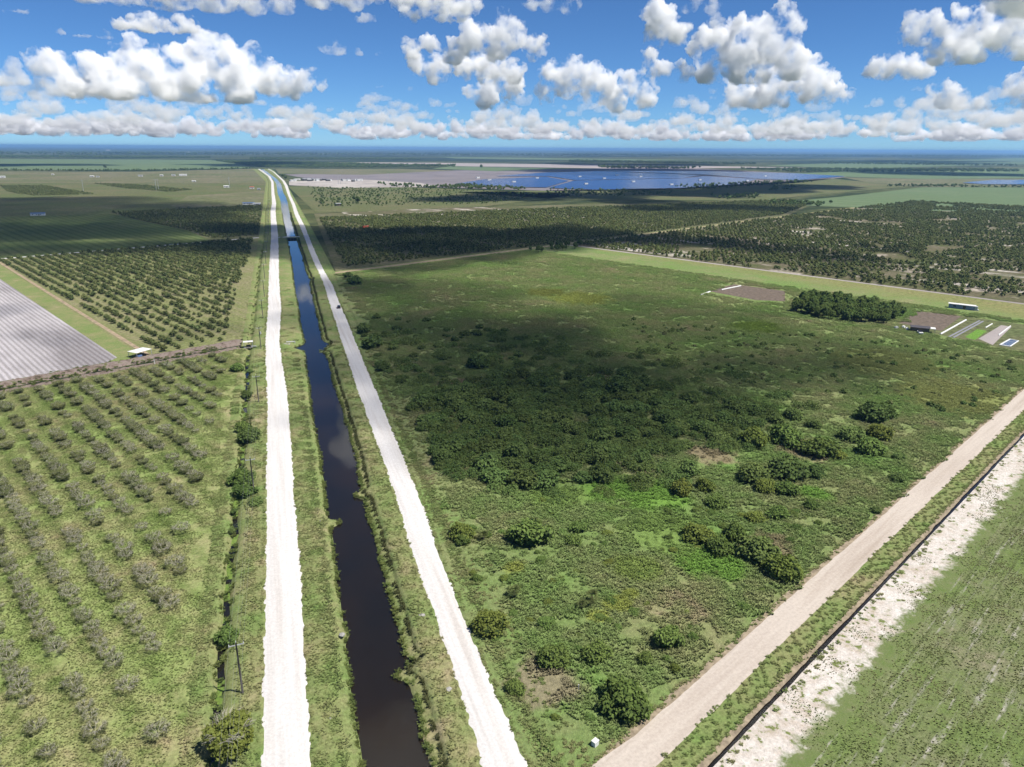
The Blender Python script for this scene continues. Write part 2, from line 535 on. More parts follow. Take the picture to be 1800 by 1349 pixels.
_t = NT('canal_water')
_b = _t.bump(_t.noise(1.3, 3, 0.6), 0.04, 0.05)
_c = _t.ramp(_t.noise(0.03, 3), [(0.4, (0.010, 0.0085, 0.007)), (0.7, (0.018, 0.012, 0.007))])
M_water = _t.principled(_c, 0.03, 0.5, normal=_b); M_water.node_tree.nodes['Principled BSDF'].inputs['IOR'].default_value = 1.45
_t = NT('ditch_water')
_f = _t.maprange(_t.noise(0.16, 3, 0.6), 0.50, 0.54)
_c = _t.mix(_f, (0.012, 0.011, 0.008), _t.ramp(_t.noise(1.5, 3), [(0.3, (0.08, 0.14, 0.02)), (0.7, (0.14, 0.2, 0.035))]))
M_ditch = _t.principled(_c, _t.maprange(_f, 0, 1, 0.08, 0.9), 0.4)

# ------------------------------------------------------------------ the canal corridor, measured along the canal
def edge(tab, z=0.0):
    p = np.array([G(x, y, z) for (y, x) in tab])
    o = np.argsort(p[:, 1])
    return p[o, 1], p[o, 0]


T_LL = [(1349, 459), (1200, 462), (1000, 466), (869, 467.4), (800, 468), (731, 469), (680, 468.5), (640, 467), (602, 466), (540, 471), (491, 472), (447, 474.5), (415, 476.5), (380, 475.5), (370, 475.5), (358, 478), (340, 477), (320, 476.6), (310, 471), (300, 457), (296, 451.5)]
T_LR = [(1349, 548), (1200, 540), (1000, 529), (869, 518), (800, 514.5), (731, 509.5), (680, 503.5), (640, 497), (602, 491.5), (540, 494.7), (491, 490.7), (447, 490), (415, 489), (380, 485), (370, 484.4), (358, 485.5), (340, 482.5), (320, 481), (310, 475), (300, 460), (296, 454)]
T_CL = [(1349, 636), (1290, 628), (1230, 619), (1160, 611), (1120, 609), (1080, 602), (1000, 592), (940, 584), (900, 575), (850, 570), (800, 563), (760, 557), (720, 549.5), (680, 544.5), (660, 542), (625, 537), (595, 535), (570, 528), (540, 525), (515, 520), (490, 516), (470, 514), (450, 511), (427, 506.5), (413, 503), (400, 500.5), (390, 498.5), (370, 495), (355, 493.5), (346, 490.5), (340, 488), (324, 486), (315, 480), (305, 466), (298, 458)]
T_CR = [(1349, 756), (1290, 745.6), (1230, 731), (1160, 712), (1120, 700), (1080, 693.6), (1000, 672), (940, 655), (900, 644), (850, 632.5), (800, 623), (760, 614), (720, 603), (680, 588), (660, 583), (625, 574), (595, 566), (570, 561), (540, 553), (515, 548), (490, 543), (470, 536), (450, 531.5), (427, 523.5), (413, 519.5), (400, 516.5), (390, 512.5), (370, 508), (355, 505), (346, 502), (340, 498), (324, 494), (315, 486.5), (305, 473), (298, 463)]
T_RL = [(1349, 850), (1300, 835), (1200, 803), (1100, 770), (980, 726), (900, 703.5), (850, 687), (800, 670), (750, 652), (700, 633.5), (680, 626), (640, 613.5), (600, 600), (560, 588), (540, 581), (500, 569), (480, 560.5), (460, 551), (440, 543), (415, 534), (400, 528), (378, 518), (360, 513), (345, 506.5), (327, 500.5), (318, 496), (302, 479.5), (297, 470)]
T_RR = [(1349, 930), (1300, 906), (1200, 862.6), (1100, 822), (980, 775), (900, 748), (850, 728), (800, 708), (750, 687), (700, 667), (680, 658), (640, 641), (600, 625), (560, 609), (540, 600), (500, 584.5), (480, 572), (460, 562), (440, 553), (415, 542.5), (400, 537), (378, 525.5), (360, 519), (345, 511.5), (327, 505.5), (318, 500), (302, 481.5), (297, 472)]
WZ = -1.25                          # water level
E = {k: edge(t, z) for k, t, z in (('LL', T_LL, 0.1), ('LR', T_LR, 0.1), ('CL', T_CL, WZ), ('CR', T_CR, WZ), ('RL', T_RL, 0.1), ('RR', T_RR, 0.1))}
Y_END = 3350.0
ST = [-120.0]
while ST[-1] < Y_END:
    ST.append(ST[-1] + (6 if ST[-1] < 60 else 0.9 if ST[-1] < 240 else 0.9 + (ST[-1] - 240) / 170.0))
ST = np.array(ST)


def fb(y, s, seed, oct=3):
    r = np.zeros(len(y)); a = 1.0
    for k in range(oct):
        r += a * np.array([mnoise.noise(Vector((v / s, seed * 7.7 + k * 3.1, 0.5))) for v in y]); a *= 0.5; s *= 0.5
    return r


XS = {}
for i, k in enumerate(E):
    e = np.interp(ST, *E[k])
    sm = np.convolve(np.pad(e, 4, 'edge'), np.ones(9) / 9, 'valid')
    XS[k] = sm + fb(ST, 14, i + 1, 3) * (0.16 if k[0] in 'LR' else 0.5)


def bump_at(k, px, py, amp, wid):
    y0 = G(px, py, WZ)[1]
    XS[k] += amp * np.exp(-((ST - y0) / wid) ** 2)


bump_at('CL', 588, 921, 3.0, 1.5)
bump_at('CR', 630, 872, -2.6, 2.2)
bump_at('CR', 705, 1188, -2.4, 1.7)
bump_at('CR', 712, 1168, 1.8, 1.6)
bump_at('CL', 615, 1115, 0.9, 1.5)
bump_at('CL', 527, 612, -6.0, 4.5)
bump_at('CR', 574, 606, 2.4, 5)
bump_at('CR', 562, 619, -3.5, 1.8)
bump_at('CR', 545, 492, 2.2, 5)
LO_Y = np.array((-4000., 90., 283., 784., 2100., 3600.)); LO_X = np.array((-20.5, -20.5, -18.0, -9.0, 10.0, -40.0))
RO_Y = np.array((-4000., 80., 272., 560., 890., 1880., 3000., 3600.)); RO_X = np.array((35.5, 35.5, 39.5, 46.0, 50.0, 58.0, 52.0, 34.0))
XS['LO'] = np.interp(ST, LO_Y, LO_X); XS['RO'] = np.interp(ST, RO_Y, RO_X)


def loft(name, cols, mat, rough=0.1, smooth=True):
    """cols: list of (x array, z value or array, noise weight)"""
    n, m = len(ST), len(cols)
    v = []
    for j, y in enumerate(ST):
        for (x, z, w) in cols:
            zz = z if np.isscalar(z) else z[j]
            if w:
                zz += w * rough * (mnoise.noise(Vector((x[j] / 1.3, y / 1.3, 3.3))) + 0.6 * mnoise.noise(Vector((x[j] / 4, y / 4, 9.1))))
            v.append((x[j], y, zz))
    f = [(j * m + i, j * m + i + 1, (j + 1) * m + i + 1, (j + 1) * m + i) for j in range(n - 1) for i in range(m - 1)]
    return tag(link(name, mesh(name, v, f, mat, smooth)), kind='structure')


X = XS
W = np.ones(len(ST))
loft('road_left', [(X['LL'] - 0.5, -0.02, 0), (X['LL'], 0.10, 0.2), (X['LL'] * 0.7 + X['LR'] * 0.3, 0.17, 0.2), (X['LL'] * 0.3 + X['LR'] * 0.7, 0.17, 0.2), (X['LR'], 0.10, 0.2), (X['LR'] + 0.5, -0.02, 0)], M_road, 0.12)
loft('road_right', [(X['RL'] - 0.5, -0.02, 0), (X['RL'], 0.10, 0.2), (X['RL'] * 0.7 + X['RR'] * 0.3, 0.17, 0.2), (X['RL'] * 0.3 + X['RR'] * 0.7, 0.17, 0.2), (X['RR'], 0.10, 0.2), (X['RR'] + 0.5, -0.02, 0)], M_road, 0.12)
XD = X['LL'] - 7.4 + fb(ST, 14, 31) * 0.6
loft('verge_left', [(X['LO'], 0.0, 0)] + [(X['LO'] * (1 - q) + (XD - 1.6) * q, 0.04, 1) for q in (0.35, 0.7)] + [(XD - 1.6, -0.05, 1), (XD - 0.8, -0.75, 1), (XD - 0.4, -1.15, 0.3), (XD + 0.4, -1.15, 0.3), (XD + 0.8, -0.7, 1), (XD + 1.9, 0.0, 1)] +
     [((XD + 1.9) * (1 - q) + (X['LL'] - 0.25) * q, 0.10 + 0.06 * q, 1) for q in (0.25, 0.5, 0.72, 0.88)] + [(X['LL'] - 0.2, 0.13, 1.0), (X['LL'] + 0.25, 0.10, 1.0), (X['LL'] + 0.6, -0.05, 0)], M_verge, 0.16)
LW = X['CL'] - X['LR']
loft('bank_left', [(X['LR'] - 0.6, -0.05, 0), (X['LR'] - 0.2, 0.10, 1)] + [(X['LR'] + LW * q, z, 1) for q, z in ((0.04, 0.16), (0.12, 0.24), (0.22, 0.3), (0.34, 0.33), (0.46, 0.30), (0.58, 0.2), (0.68, 0.06), (0.77, -0.15), (0.85, -0.42), (0.92, -0.75), (0.97, -1.1))] + [(X['CL'], WZ - 0.08, 0.6), (X['CL'] + 1.6, -2.6, 0)], M_verge, 0.2)
RW = X['RL'] - X['CR']
loft('bank_right', [(X['CR'] - 1.6, -2.6, 0), (X['CR'], WZ - 0.08, 0.6)] + [(X['CR'] + RW * q, z, 1) for q, z in ((0.05, -1.0), (0.12, -0.8), (0.19, -0.7), (0.25, -0.62), (0.30, -0.5), (0.34, -0.02), (0.42, 0.16), (0.52, 0.26), (0.62, 0.3), (0.72, 0.3), (0.82, 0.26), (0.91, 0.2), (0.97, 0.15))] + [(X['RL'] + 0.2, 0.10, 1), (X['RL'] + 0.6, -0.05, 0)], M_verge, 0.2)
VW = X['RO'] - X['RR']
loft('verge_right', [(X['RR'] - 0.6, -0.05, 0), (X['RR'] - 0.2, 0.10, 1)] + [(X['RR'] + VW * q, z, 1) for q, z in ((0.08, 0.15), (0.25, 0.12), (0.45, 0.0), (0.62, -0.25), (0.75, -0.3), (0.88, -0.1))] + [(X['RO'], 0.0, 0)], M_wild, 0.2)
v = []
for j, y in enumerate(ST): v += [(X['CL'][j] - 1.5, y, WZ), ((X['CL'][j] + X['CR'][j]) / 2, y, WZ), (X['CR'][j] + 1.5, y, WZ)]
tag(link('canal_water', mesh('canal_water', v, [(3 * j + i, 3 * j + i + 1, 3 * j + i + 4, 3 * j + i + 3) for j in range(len(ST) - 1) for i in (0, 1)], M_water)), kind='structure')
v = []
for j, y in enumerate(ST): v += [(XD[j] - 1.5, y, -0.92), (XD[j] + 1.5, y, -0.92)]
tag(link('ditch_water_left', mesh('ditch_water', v, [(2 * j, 2 * j + 1, 2 * j + 3, 2 * j + 2) for j in range(len(ST) - 1) if ST[j] < 335], M_ditch)), kind='structure')


# ------------------------------------------------------------------ ground and fields
def clip(poly, a, b, c):
    """keep the part of a polygon where a*x + b*y <= c"""
    out = []
    for i in range(len(poly)):
        p, q = poly[i], poly[(i + 1) % len(poly)]
        dp, dq = a * p[0] + b * p[1] - c, a * q[0] + b * q[1] - c
        if dp <= 0: out.append(p)
        if (dp < 0 < dq) or (dq < 0 < dp):
            k = dp / (dp - dq); out.append((p[0] + (q[0] - p[0]) * k, p[1] + (q[1] - p[1]) * k))
    return out


def side_pieces(poly, side):
    KY, KX = (LO_Y, LO_X) if side == 'L' else (RO_Y, RO_X)
    ks = list(zip(KY, KX)); ks = [k for k in ks if k[0] < Y_END - 1] + [(Y_END, float(np.interp(Y_END, KY, KX)))]
    res = []
    for (y0, x0), (y1, x1) in zip(ks, ks[1:]):
        p = clip(clip(poly, 0, -1, -y0), 0, 1, y1)
        m = (x1 - x0) / (y1 - y0); c0 = x0 - m * y0
        p = clip(p, 1, -m, c0) if side == 'L' else clip(p, -1, m, -c0)
        if len(p) > 2: res.append(p)
    p = clip(poly, 0, -1, -Y_END)
    if len(p) > 2: res.append(p)
    return res


def field(name, poly, mat, z=0.0, side='L', kind='structure'):
    v, f = [], []
    poly = [tuple(p) for p in poly]
    for p in (side_pieces(poly, side) if side else [poly]):
        a = sum(p[i][0] * p[(i + 1) % len(p)][1] - p[(i + 1) % len(p)][0] * p[i][1] for i in range(len(p)))
        if a < 0: p = p[::-1]
        f.append(tuple(range(len(v), len(v) + len(p)))); v += [(q[0], q[1], z) for q in p]
    me = mesh(name, v, f, mat)
    bm = bmesh.new(); bm.from_mesh(me); bmesh.ops.triangulate(bm, faces=bm.faces); bm.to_mesh(me); bm.free()
    return tag(link(name, me), kind=kind)


def UVP(*a): return [tuple(xy(*p)) for p in a]
def JP(u0, u1, v0, v1, a0, a1, step=1.5, seed=0):
    """a strip along u with uneven edges"""
    us_ = np.concatenate([np.arange(u0, min(u1, 420), step), np.arange(420, u1, 60), [u1]])
    f_ = lambda u, s: mnoise.noise(Vector((u / 7.0, s, 0.3))) + 0.7 * mnoise.noise(Vector((u / 2.3, s, 5.3)))
    return [tuple(xy(u, v0 + a0 * f_(u, seed + 1.5))) for u in us_] + [tuple(xy(u, v1 + a1 * f_(u, seed + 7.5))) for u in us_[::-1]]


def PX(*a): return [tuple(G(*p)) for p in a]


_t = NT('open_country')
_f = _t.noise(0.0011, 5, 0.6, _t.uvmap(0.35, 1.3))
_c = _t.ramp(_t.maprange(_f, 0.3, 0.7), [(0.0, (0.03, 0.042, 0.022)), (0.45, (0.036, 0.05, 0.025)), (0.55, (0.085, 0.095, 0.045)), (0.68, (0.055, 0.07, 0.03)), (0.8, (0.12, 0.125, 0.06)), (0.9, (0.04, 0.055, 0.025))])
M_country = _t.diffuse(_t.mix(1.0, _c, _t.maprange(_t.noise(0.05, 4, 0.65), 0.3, 0.7, 0.6, 1.3), 'MULTIPLY'))
S = 62000.0
big_l = [(-S, -3900), (60, -3900), (60, S), (-S, S)]
big_r = [(-10, -3900), (S, -3900), (S, S), (-10, S)]
v, f = [], []
for side, b in (('L', [(-S, -3900), (200, -3900), (200, Y_END), (-S, Y_END)]), ('R', [(-200, -3900), (S, -3900), (S, Y_END), (-200, Y_END)])):
    for p in side_pieces(b, side):
        f.append(tuple(range(len(v), len(v) + len(p)))); v += [(q[0], q[1], -0.35) for q in p]
f.append(tuple(range(len(v), len(v) + 4))); v += [(-S, Y_END, -0.35), (S, Y_END, -0.35), (S, S, -0.35), (-S, S, -0.35)]
tag(link('ground', mesh('ground', v, f, M_country)), kind='structure')

BIG = 2600
field('orchard_field', UVP((-400, -300), (400, -300), (400, 321), (-400, 321)), M_orch, 0.0, 'L')
field('wild_field', UVP((-100, 52.6), (531, 52.6), (531, 475), (-100, 475)), M_wild, 0.0, 'R')
field('dirt_road', JP(44, 1500, 45.8, 51.6, 0.25, 0.25), M_dirt, 0.06, 'R')
field('dirt_road_shoulder', JP(30, 1500, 51.0, 52.9, 0.0, 0.5, seed=20), M_soil, 0.03, 'R')
field('road_junction', PX((1056, 1335), (1113, 1296), (1180, 1300), (1140, 1349), (1060, 1420), (950, 1420)), M_dirt, 0.075, 'R')
field('verge_dirt_road', UVP((20, 41.4), (1500, 41.4), (1500, 46.1), (20, 46.1)), M_verge, 0.03, 'R')
field('ditch_bank', JP(20, 1500, 40.3, 41.5, 0.22, 0.3, seed=60), M_soil, 0.05, 'R')
field('sand_strip', JP(-20, 1500, 29.2, 39.6, 0.5, 0.1, 1.0, seed=40), M_sand, 0.02, 'R')
field('row_field', UVP((-40, -500), (1500, -500), (1500, 31.6), (-40, 31.6)), M_rowfield, 0.0, 'R')
_t = NT('black_ditch_water')
M_black = _t.principled((0.012, 0.010, 0.008), 0.1, 0.5)
field('ditch_water_right', UVP((20, 39.5), (1500, 39.5), (1500, 40.7), (20, 40.7)), M_black, -0.2, 'R')

# left of the canal, beyond the spoil bank
v, f = [], []
us = np.arange(-420, 153, 1.6); vsn = np.linspace(319.5, 336.5, 12)
hz = (0, 0.1, 0.3, 0.2, -0.6, -0.7, 0.5, 1.3, 1.4, 0.9, 0.3, 0.0)
for u in us:
    for j, vv in enumerate(vsn):
        p = xy(u, vv + 0.9 * mnoise.noise(Vector((u / 9, j, 0))))
        v.append((p[0], p[1], hz[j] + (0.0 if j in (0, 11) else 0.55 * mnoise.noise(Vector((u / 2.2, vv / 2.2, 4))) + 0.03)))
keep = lambda i: v[i][0] < np.interp(v[i][1], LO_Y, LO_X) + 1.0
f = [q for q in ((i * 12 + j, (i + 1) * 12 + j, (i + 1) * 12 + j + 1, i * 12 + j + 1) for i in range(len(us) - 1) for j in range(11)) if all(keep(i) for i in q)]
tag(link('spoil_bank', mesh('spoil_bank', v, f, M_spoil, True)), kind='structure')
field('mulch_field', UVP((-900, 337), (79, 337), (85, 343), (87, 700), (-900, 700)), M_mulch, 0.02, 'L')
field('mulch_margin', UVP((-900, 335), (96, 335), (102, 715), (-900, 715)), M_verge, 0.0, 'L')
M_orchA = field_mat('old_orchard_ground', [(0, (0.22, 0.185, 0.12)), (0.3, (0.19, 0.18, 0.095)), (0.7, (0.155, 0.17, 0.07)), (1, (0.14, 0.17, 0.06))], big=1 / 30, mid=1 / 3.5, mid_amt=0.5, fine=0.7, fine_amt=0.6, rows=('u', 6.6, (0.12, 0.14, 0.045), 0.5, 0.5))
field('old_orchard', UVP((94, 336), (420, 336), (420, 722), (100, 722)), M_orchA, 0.012, 'L')
M_track = plain('tan_track', (0.28, 0.22, 0.15), 1, 0, var=0.3, scale=0.3)
field('sand_track', UVP((95.5, 337), (97.6, 337), (102.5, 720), (100.5, 720)), M_track, 0.03, 'L')
field('farm_road', UVP((-900, 722.5), (420, 722.5), (420, 727.5), (-900, 727.5)), M_road, 0.04, 'L')
M_f5 = field_mat('green_crop', [(0, (0.10, 0.105, 0.05)), (0.5, (0.09, 0.115, 0.045)), (1, (0.08, 0.115, 0.04))], big=1 / 90, mid=1 / 12, fine=0.5, rows=('u', 9.0, (0.04, 0.06, 0.02), 0.8, 0.5))
M_dark = field_mat('grove_floor', [(0, (0.17, 0.15, 0.10)), (0.5, (0.11, 0.11, 0.06)), (1, (0.08, 0.09, 0.04))], big=1 / 60, mid=1 / 10, fine=0.4, rows=('u', 7.0, (0.05, 0.06, 0.025), 0.5, 0.5))
M_scrub = field_mat('scrub_land', [(0, (0.145, 0.13, 0.075)), (0.5, (0.105, 0.115, 0.055)), (1, (0.09, 0.115, 0.045))], big=1 / 120, mid=1 / 18, fine=0.3, fine_amt=0.6)
M_tan = field_mat('dry_pasture', [(0, (0.17, 0.15, 0.10)), (0.5, (0.13, 0.13, 0.075)), (1, (0.09, 0.11, 0.045))], big=1 / 200, mid=1 / 40, fine=0.1)
M_green = field_mat('green_field', [(0, (0.12, 0.15, 0.085)), (0.5, (0.11, 0.155, 0.08)), (1, (0.13, 0.165, 0.095))], big=1 / 260, mid=1 / 60, fine=0.12, fine_amt=0.15, rows=('u', 60.0, (0.07, 0.10, 0.035), 0.5, 0.25))
M_bare = field_mat('bare_earth', [(0, (0.22, 0.195, 0.195)), (0.5, (0.175, 0.16, 0.168)), (1, (0.125, 0.12, 0.128))], big=1 / 240, mid=1 / 50, fine=0.08, fine_amt=0.15)
M_yard = field_mat('white_yard', [(0, (0.42, 0.39, 0.36)), (0.5, (0.33, 0.30, 0.28)), (1, (0.22, 0.2, 0.19))], big=1 / 120, mid=1 / 30, fine=0.1, fine_amt=0.15)
M_pink = field_mat('pale_sand_field', [(0, (0.36, 0.32, 0.30)), (0.5, (0.29, 0.26, 0.25)), (1, (0.21, 0.185, 0.185))], big=1 / 400, mid=1 / 90, fine=0.05, fine_amt=0.1)
M_sandgrove = field_mat('sandy_grove_floor', [(0, (0.15, 0.13, 0.095)), (0.4, (0.11, 0.10, 0.06)), (0.75, (0.075, 0.085, 0.035)), (1, (0.09, 0.11, 0.035))], big=1 / 45, mid=1 / 9, fine=0.4, second=(0.03, 0.56, 0.66, (0.30, 0.265, 0.22)), lanes=True)
# far ground, left
field('upper_scrub', PX((-500, 400), (480, 400), (476, 322), (-500, 322)), M_scrub, -0.08, 'L')
field('green_crop_field', PX((-500, 398), (205, 375.5), (300, 374), (420, 404), (372, 425), (-500, 505)), M_f5, -0.03, 'L')
field('upper_grove', PX((190, 373.5), (480, 358), (480, 412), (444, 420), (372, 424.5), (330, 405), (250, 389)), M_dark, 0.0, 'L')
field('dry_pasture', PX((-500, 301.5), (250, 302), (448, 297), (466, 310), (474, 322), (300, 322.5), (-500, 322.5)), M_tan, 0.1, 'L')
field('far_green_field', PX((-500, 279), (0, 279.5), (370, 281.5), (425, 289), (442, 296), (240, 299.5), (-500, 298.5)), M_green, 0.1, 'L')
field('lit_pasture', PX((330, 345), (476, 335), (477, 356), (420, 366), (340, 372), (300, 362)), M_tan, 0.02, 'L')
# right
field('grove_centre', PX((552, 376), (850, 364), (1390, 350), (1425, 361), (1385, 379), (1000, 431), (590, 478)), M_dark, 0.0, 'R')
field('cross_road', UVP((270, 475.5), (1500, 475.5), (1500, 481), (270, 481)), M_track, 0.03, 'R')
field('cross_road_edge', UVP((260, 473), (1500, 473), (1500, 484), (260, 484)), M_verge, 0.015, 'R')
field('grove_right', UVP((531, 52.6), (1900, 52.6), (1900, 474), (531, 474)), M_sandgrove, 0.0, 'R')
field('sand_lane', UVP((529.5, 60), (533.5, 60), (533.5, 474), (529.5, 474)), M_pink, 0.02, 'R')
field('scrub_strip', PX((506, 328), (620, 326), (760, 331), (1000, 341), (1000, 345), (850, 363.5), (556, 375)), M_scrub, 0.05, 'R')
field('lit_grove_edge', PX((600, 373), (850, 364), (1260, 388), (1100, 400), (800, 392), (610, 380)), M_sandgrove, 0.03, 'R')
field('shaded_scrub', PX((800, 338), (1180, 332), (1460, 314), (1600, 328), (1400, 346), (1340, 353), (1000, 352)), M_scrub, 0.05, 'R')
field('cane_field', PX((1370, 356), (1480, 346), (1620, 329.5), (2200, 331), (2300, 378), (1640, 371), (1400, 361)), M_green, 0.08, 'R')
field('bare_solar_ground', PX((500, 307), (830, 299), (1200, 295), (1500, 310), (1400, 322), (1200, 333), (1000, 337), (780, 330), (560, 318)), M_bare, 0.05, 'R')
field('yellow_pasture', PX((484, 297.5), (700, 297), (800, 300), (640, 307.5), (490, 306)), M_tan, 0.12, 'R')
field('white_yard', PX((508, 319), (640, 316), (740, 322), (768, 329), (600, 330.5), (508, 326)), M_yard, 0.12, 'R')
field('pale_field', PX((500, 285), (760, 286.5), (1150, 291), (1420, 295), (1100, 297), (830, 293), (640, 288)), M_pink, 0.2, 'R')
field('far_green_strip', PX((790, 292.5), (1000, 297), (870, 301.5), (760, 297)), M_green, 0.25, 'R')
field('green_strip_right', PX((1390, 305), (1560, 300), (2300, 290), (2300, 310), (1620, 315), (1480, 311)), M_green, 0.12, 'R')
field('green_strip_far', PX((1340, 291), (1800, 278), (2300, 276), (2300, 292), (1800, 289), (1500, 297)), M_green, 0.2, 'R')
field('tan_strip_right', PX((1480, 312), (1620, 315), (2300, 312), (2300, 330), (1620, 329), (1520, 320)), M_tan, 0.06, 'R')
field('far_lime_strip', PX((770, 276), (1250, 281.5), (1100, 283), (800, 279)), M_green, 0.3, 'R')
# the small farm plots inside the wild field
M_plot = plain('tilled_plot', (0.13, 0.105, 0.085), 1, 0, var=0.35, scale=0.5)
field('tilled_plot', PX((1245, 512), (1290, 500), (1380, 512), (1380, 530), (1330, 528)), M_plot, 0.03, 'R')
field('farm_plot', PX((1575, 572), (1610, 545), (1830, 575), (1850, 625), (1760, 612)), M_scrub, 0.03, 'R')
field('tilled_beds', PX((1580, 568), (1606, 547), (1690, 556), (1655, 582)), M_plot, 0.045, 'R')
field('pale_plot', PX((1720, 596), (1760, 572), (1778, 575), (1745, 607)), M_pink, 0.06, 'R')
field('lawn_plot', PX((1696, 593), (1718, 579), (1735, 582), (1714, 598)), field_mat('lawn', [(0, BRIGHT), (1, (0.09, 0.2, 0.03))]), 0.05, 'R')
_t = NT('meadow')
_c, _h2 = field_color(_t, [(0, (0.22, 0.185, 0.10)), (0.5, (0.18, 0.18, 0.075)), (1, (0.135, 0.165, 0.055))], big=1 / 40, mid=1 / 5, fine=0.5, mid_amt=0.5)
_q = _t.n('ShaderNodeVectorMath', operation='DOT_PRODUCT'); _t.l(_t.pos(), _q.inputs[0]); _q.inputs[1].default_value = (UX, UY, 0)
_q2 = _t.n('ShaderNodeVectorMath', operation='DOT_PRODUCT'); _t.l(_t.pos(), _q2.inputs[0]); _q2.inputs[1].default_value = (-UY, UX, 0)
_w = _t.math('ADD', _t.math('ADD', _q.outputs['Value'], _t.math('MULTIPLY', _q2.outputs['Value'], -0.09)), _t.math('MULTIPLY', _t.math('SUBTRACT', _t.noise(0.05, 4, 0.7), 0.5), 70.0))
_wc, _ = field_color(_t, WILD_STOPS, big=1 / 30, mid=1 / 6, fine=0.9)
M_meadow = _t.diffuse(_t.mix(_t.maprange(_w, 503, 474), _c, _wc), _t.bump(_h2, 0.6, 0.25))
field('yellow_meadow', UVP((462, 56), (529, 56), (529, 470), (462, 470)), M_meadow, 0.02, 'R')

# ------------------------------------------------------------------ plant prototypes
def leaf_cloud(lobes, n, size, rng, up=0.25, inner=0.78, asp=0.7):
    lobes = np.array(lobes, float)
    w = lobes[:, 3] ** 2; k = rng.choice(len(lobes), n, p=w / w.sum())
    d = rng.normal(size=(n, 3)); d[:, 2] += up; d /= np.linalg.norm(d, axis=1)[:, None]
    c = lobes[k, :3] + d * (lobes[k, 3] * rng.uniform(inner, 1.06, n))[:, None]
    c[:, 2] = np.maximum(c[:, 2], 0.05)
    nn = d + rng.normal(size=(n, 3)) * 0.55; nn[:, 2] += 0.25; nn /= np.linalg.norm(nn, axis=1)[:, None]
    a = np.cross(nn, rng.normal(size=(n, 3))); a /= np.linalg.norm(a, axis=1)[:, None]
    b = np.cross(nn, a)
    s = (size * rng.uniform(0.6, 1.35, n))[:, None]
    v = np.stack([c - a * s, c + b * s * asp - nn * s * 0.2, c + a * s, c - b * s * asp - nn * s * 0.2], 1).reshape(-1, 3)
    f = np.arange(4 * n).reshape(-1, 4)
    return v, f


def hull(lobes, k, sub=1, rng=None):
    V, F = ico(sub)
    vs, fs = [], []
    for i, (x, y, z, r) in enumerate(lobes):
        q = V * r * k
        if rng is not None: q = q * rng.uniform(0.88, 1.1, (len(V), 1))
        q = q + np.array((x, y, z)); q[:, 2] = np.maximum(q[:, 2], 0.0)
        vs.append(q); fs.append(F + i * len(V))
    return np.concatenate(vs), np.concatenate(fs)


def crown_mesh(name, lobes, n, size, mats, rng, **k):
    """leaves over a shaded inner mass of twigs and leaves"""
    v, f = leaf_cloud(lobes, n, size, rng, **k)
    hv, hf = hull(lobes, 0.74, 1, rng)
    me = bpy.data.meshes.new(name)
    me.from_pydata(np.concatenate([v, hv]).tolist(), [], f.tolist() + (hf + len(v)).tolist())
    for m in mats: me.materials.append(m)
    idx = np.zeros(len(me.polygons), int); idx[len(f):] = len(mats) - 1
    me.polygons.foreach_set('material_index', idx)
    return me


def shrub_lobes(rng, r=1.0, h=0.9, n=7):
    L = [(0, 0, h * 0.45, r * 0.62)]
    for i in range(n):
        a = 2 * math.pi * (i + rng.uniform(-0.3, 0.3)) / n; q = rng.uniform(0.4, 0.68) * r; s = rng.uniform(0.3, 0.46) * r
        L.append((math.cos(a) * q, math.sin(a) * q, rng.uniform(0.25, 0.6) * h, s))
    for i in range(4):
        a = rng.uniform(0, 6.28); q = rng.uniform(0.05, 0.4) * r
        L.append((math.cos(a) * q, math.sin(a) * q, rng.uniform(0.6, 0.85) * h, rng.uniform(0.26, 0.4) * r))
    return L


def branches(rng, h, spread, n1=5, n2=4, n3=3, r0=0.11, trunk=0.3):
    """a short trunk with limbs that fork twice"""
    b = MB()
    top = Vector((rng.uniform(-.1, .1), rng.uniform(-.1, .1), h * trunk))
    b.tube([(0, 0, -0.1), top], [r0, r0 * 0.8], 5)
    tips = []
    for i in range(n1):
        a = 2 * math.pi * (i + rng.uniform(-.3, .3)) / n1; q = spread * rng.uniform(0.4, 0.6)
        p1 = Vector((math.cos(a) * q * 0.5, math.sin(a) * q * 0.5, h * rng.uniform(0.45, 0.58))); p2 = Vector((math.cos(a) * q, math.sin(a) * q, h * rng.uniform(0.6, 0.8)))
        b.tube([top, p1, p2], [r0 * 0.6, r0 * 0.5, r0 * 0.36], 4, False)
        for j in range(n2):
            a2 = a + rng.uniform(-1.0, 1.0); q2 = spread * rng.uniform(0.3, 0.55); s = p1.lerp(p2, rng.uniform(0.2, 1.0))
            p3 = s + Vector((math.cos(a2) * q2, math.sin(a2) * q2, h * rng.uniform(0.02, 0.32)))
            b.tube([s, p3], [r0 * 0.34, r0 * 0.18], 3, False); tips.append(p3)
            for k in range(n3):
                a3 = a2 + rng.uniform(-1.4, 1.4); q3 = spread * rng.uniform(0.12, 0.28); s3 = s.lerp(p3, rng.uniform(0.4, 1.0))
                p4 = s3 + Vector((math.cos(a3) * q3, math.sin(a3) * q3, h * rng.uniform(-0.06, 0.16)))
                b.tube([s3, p4], [r0 * 0.22, r0 * 0.09], 3, False); tips.append(p4)
    return b, tips


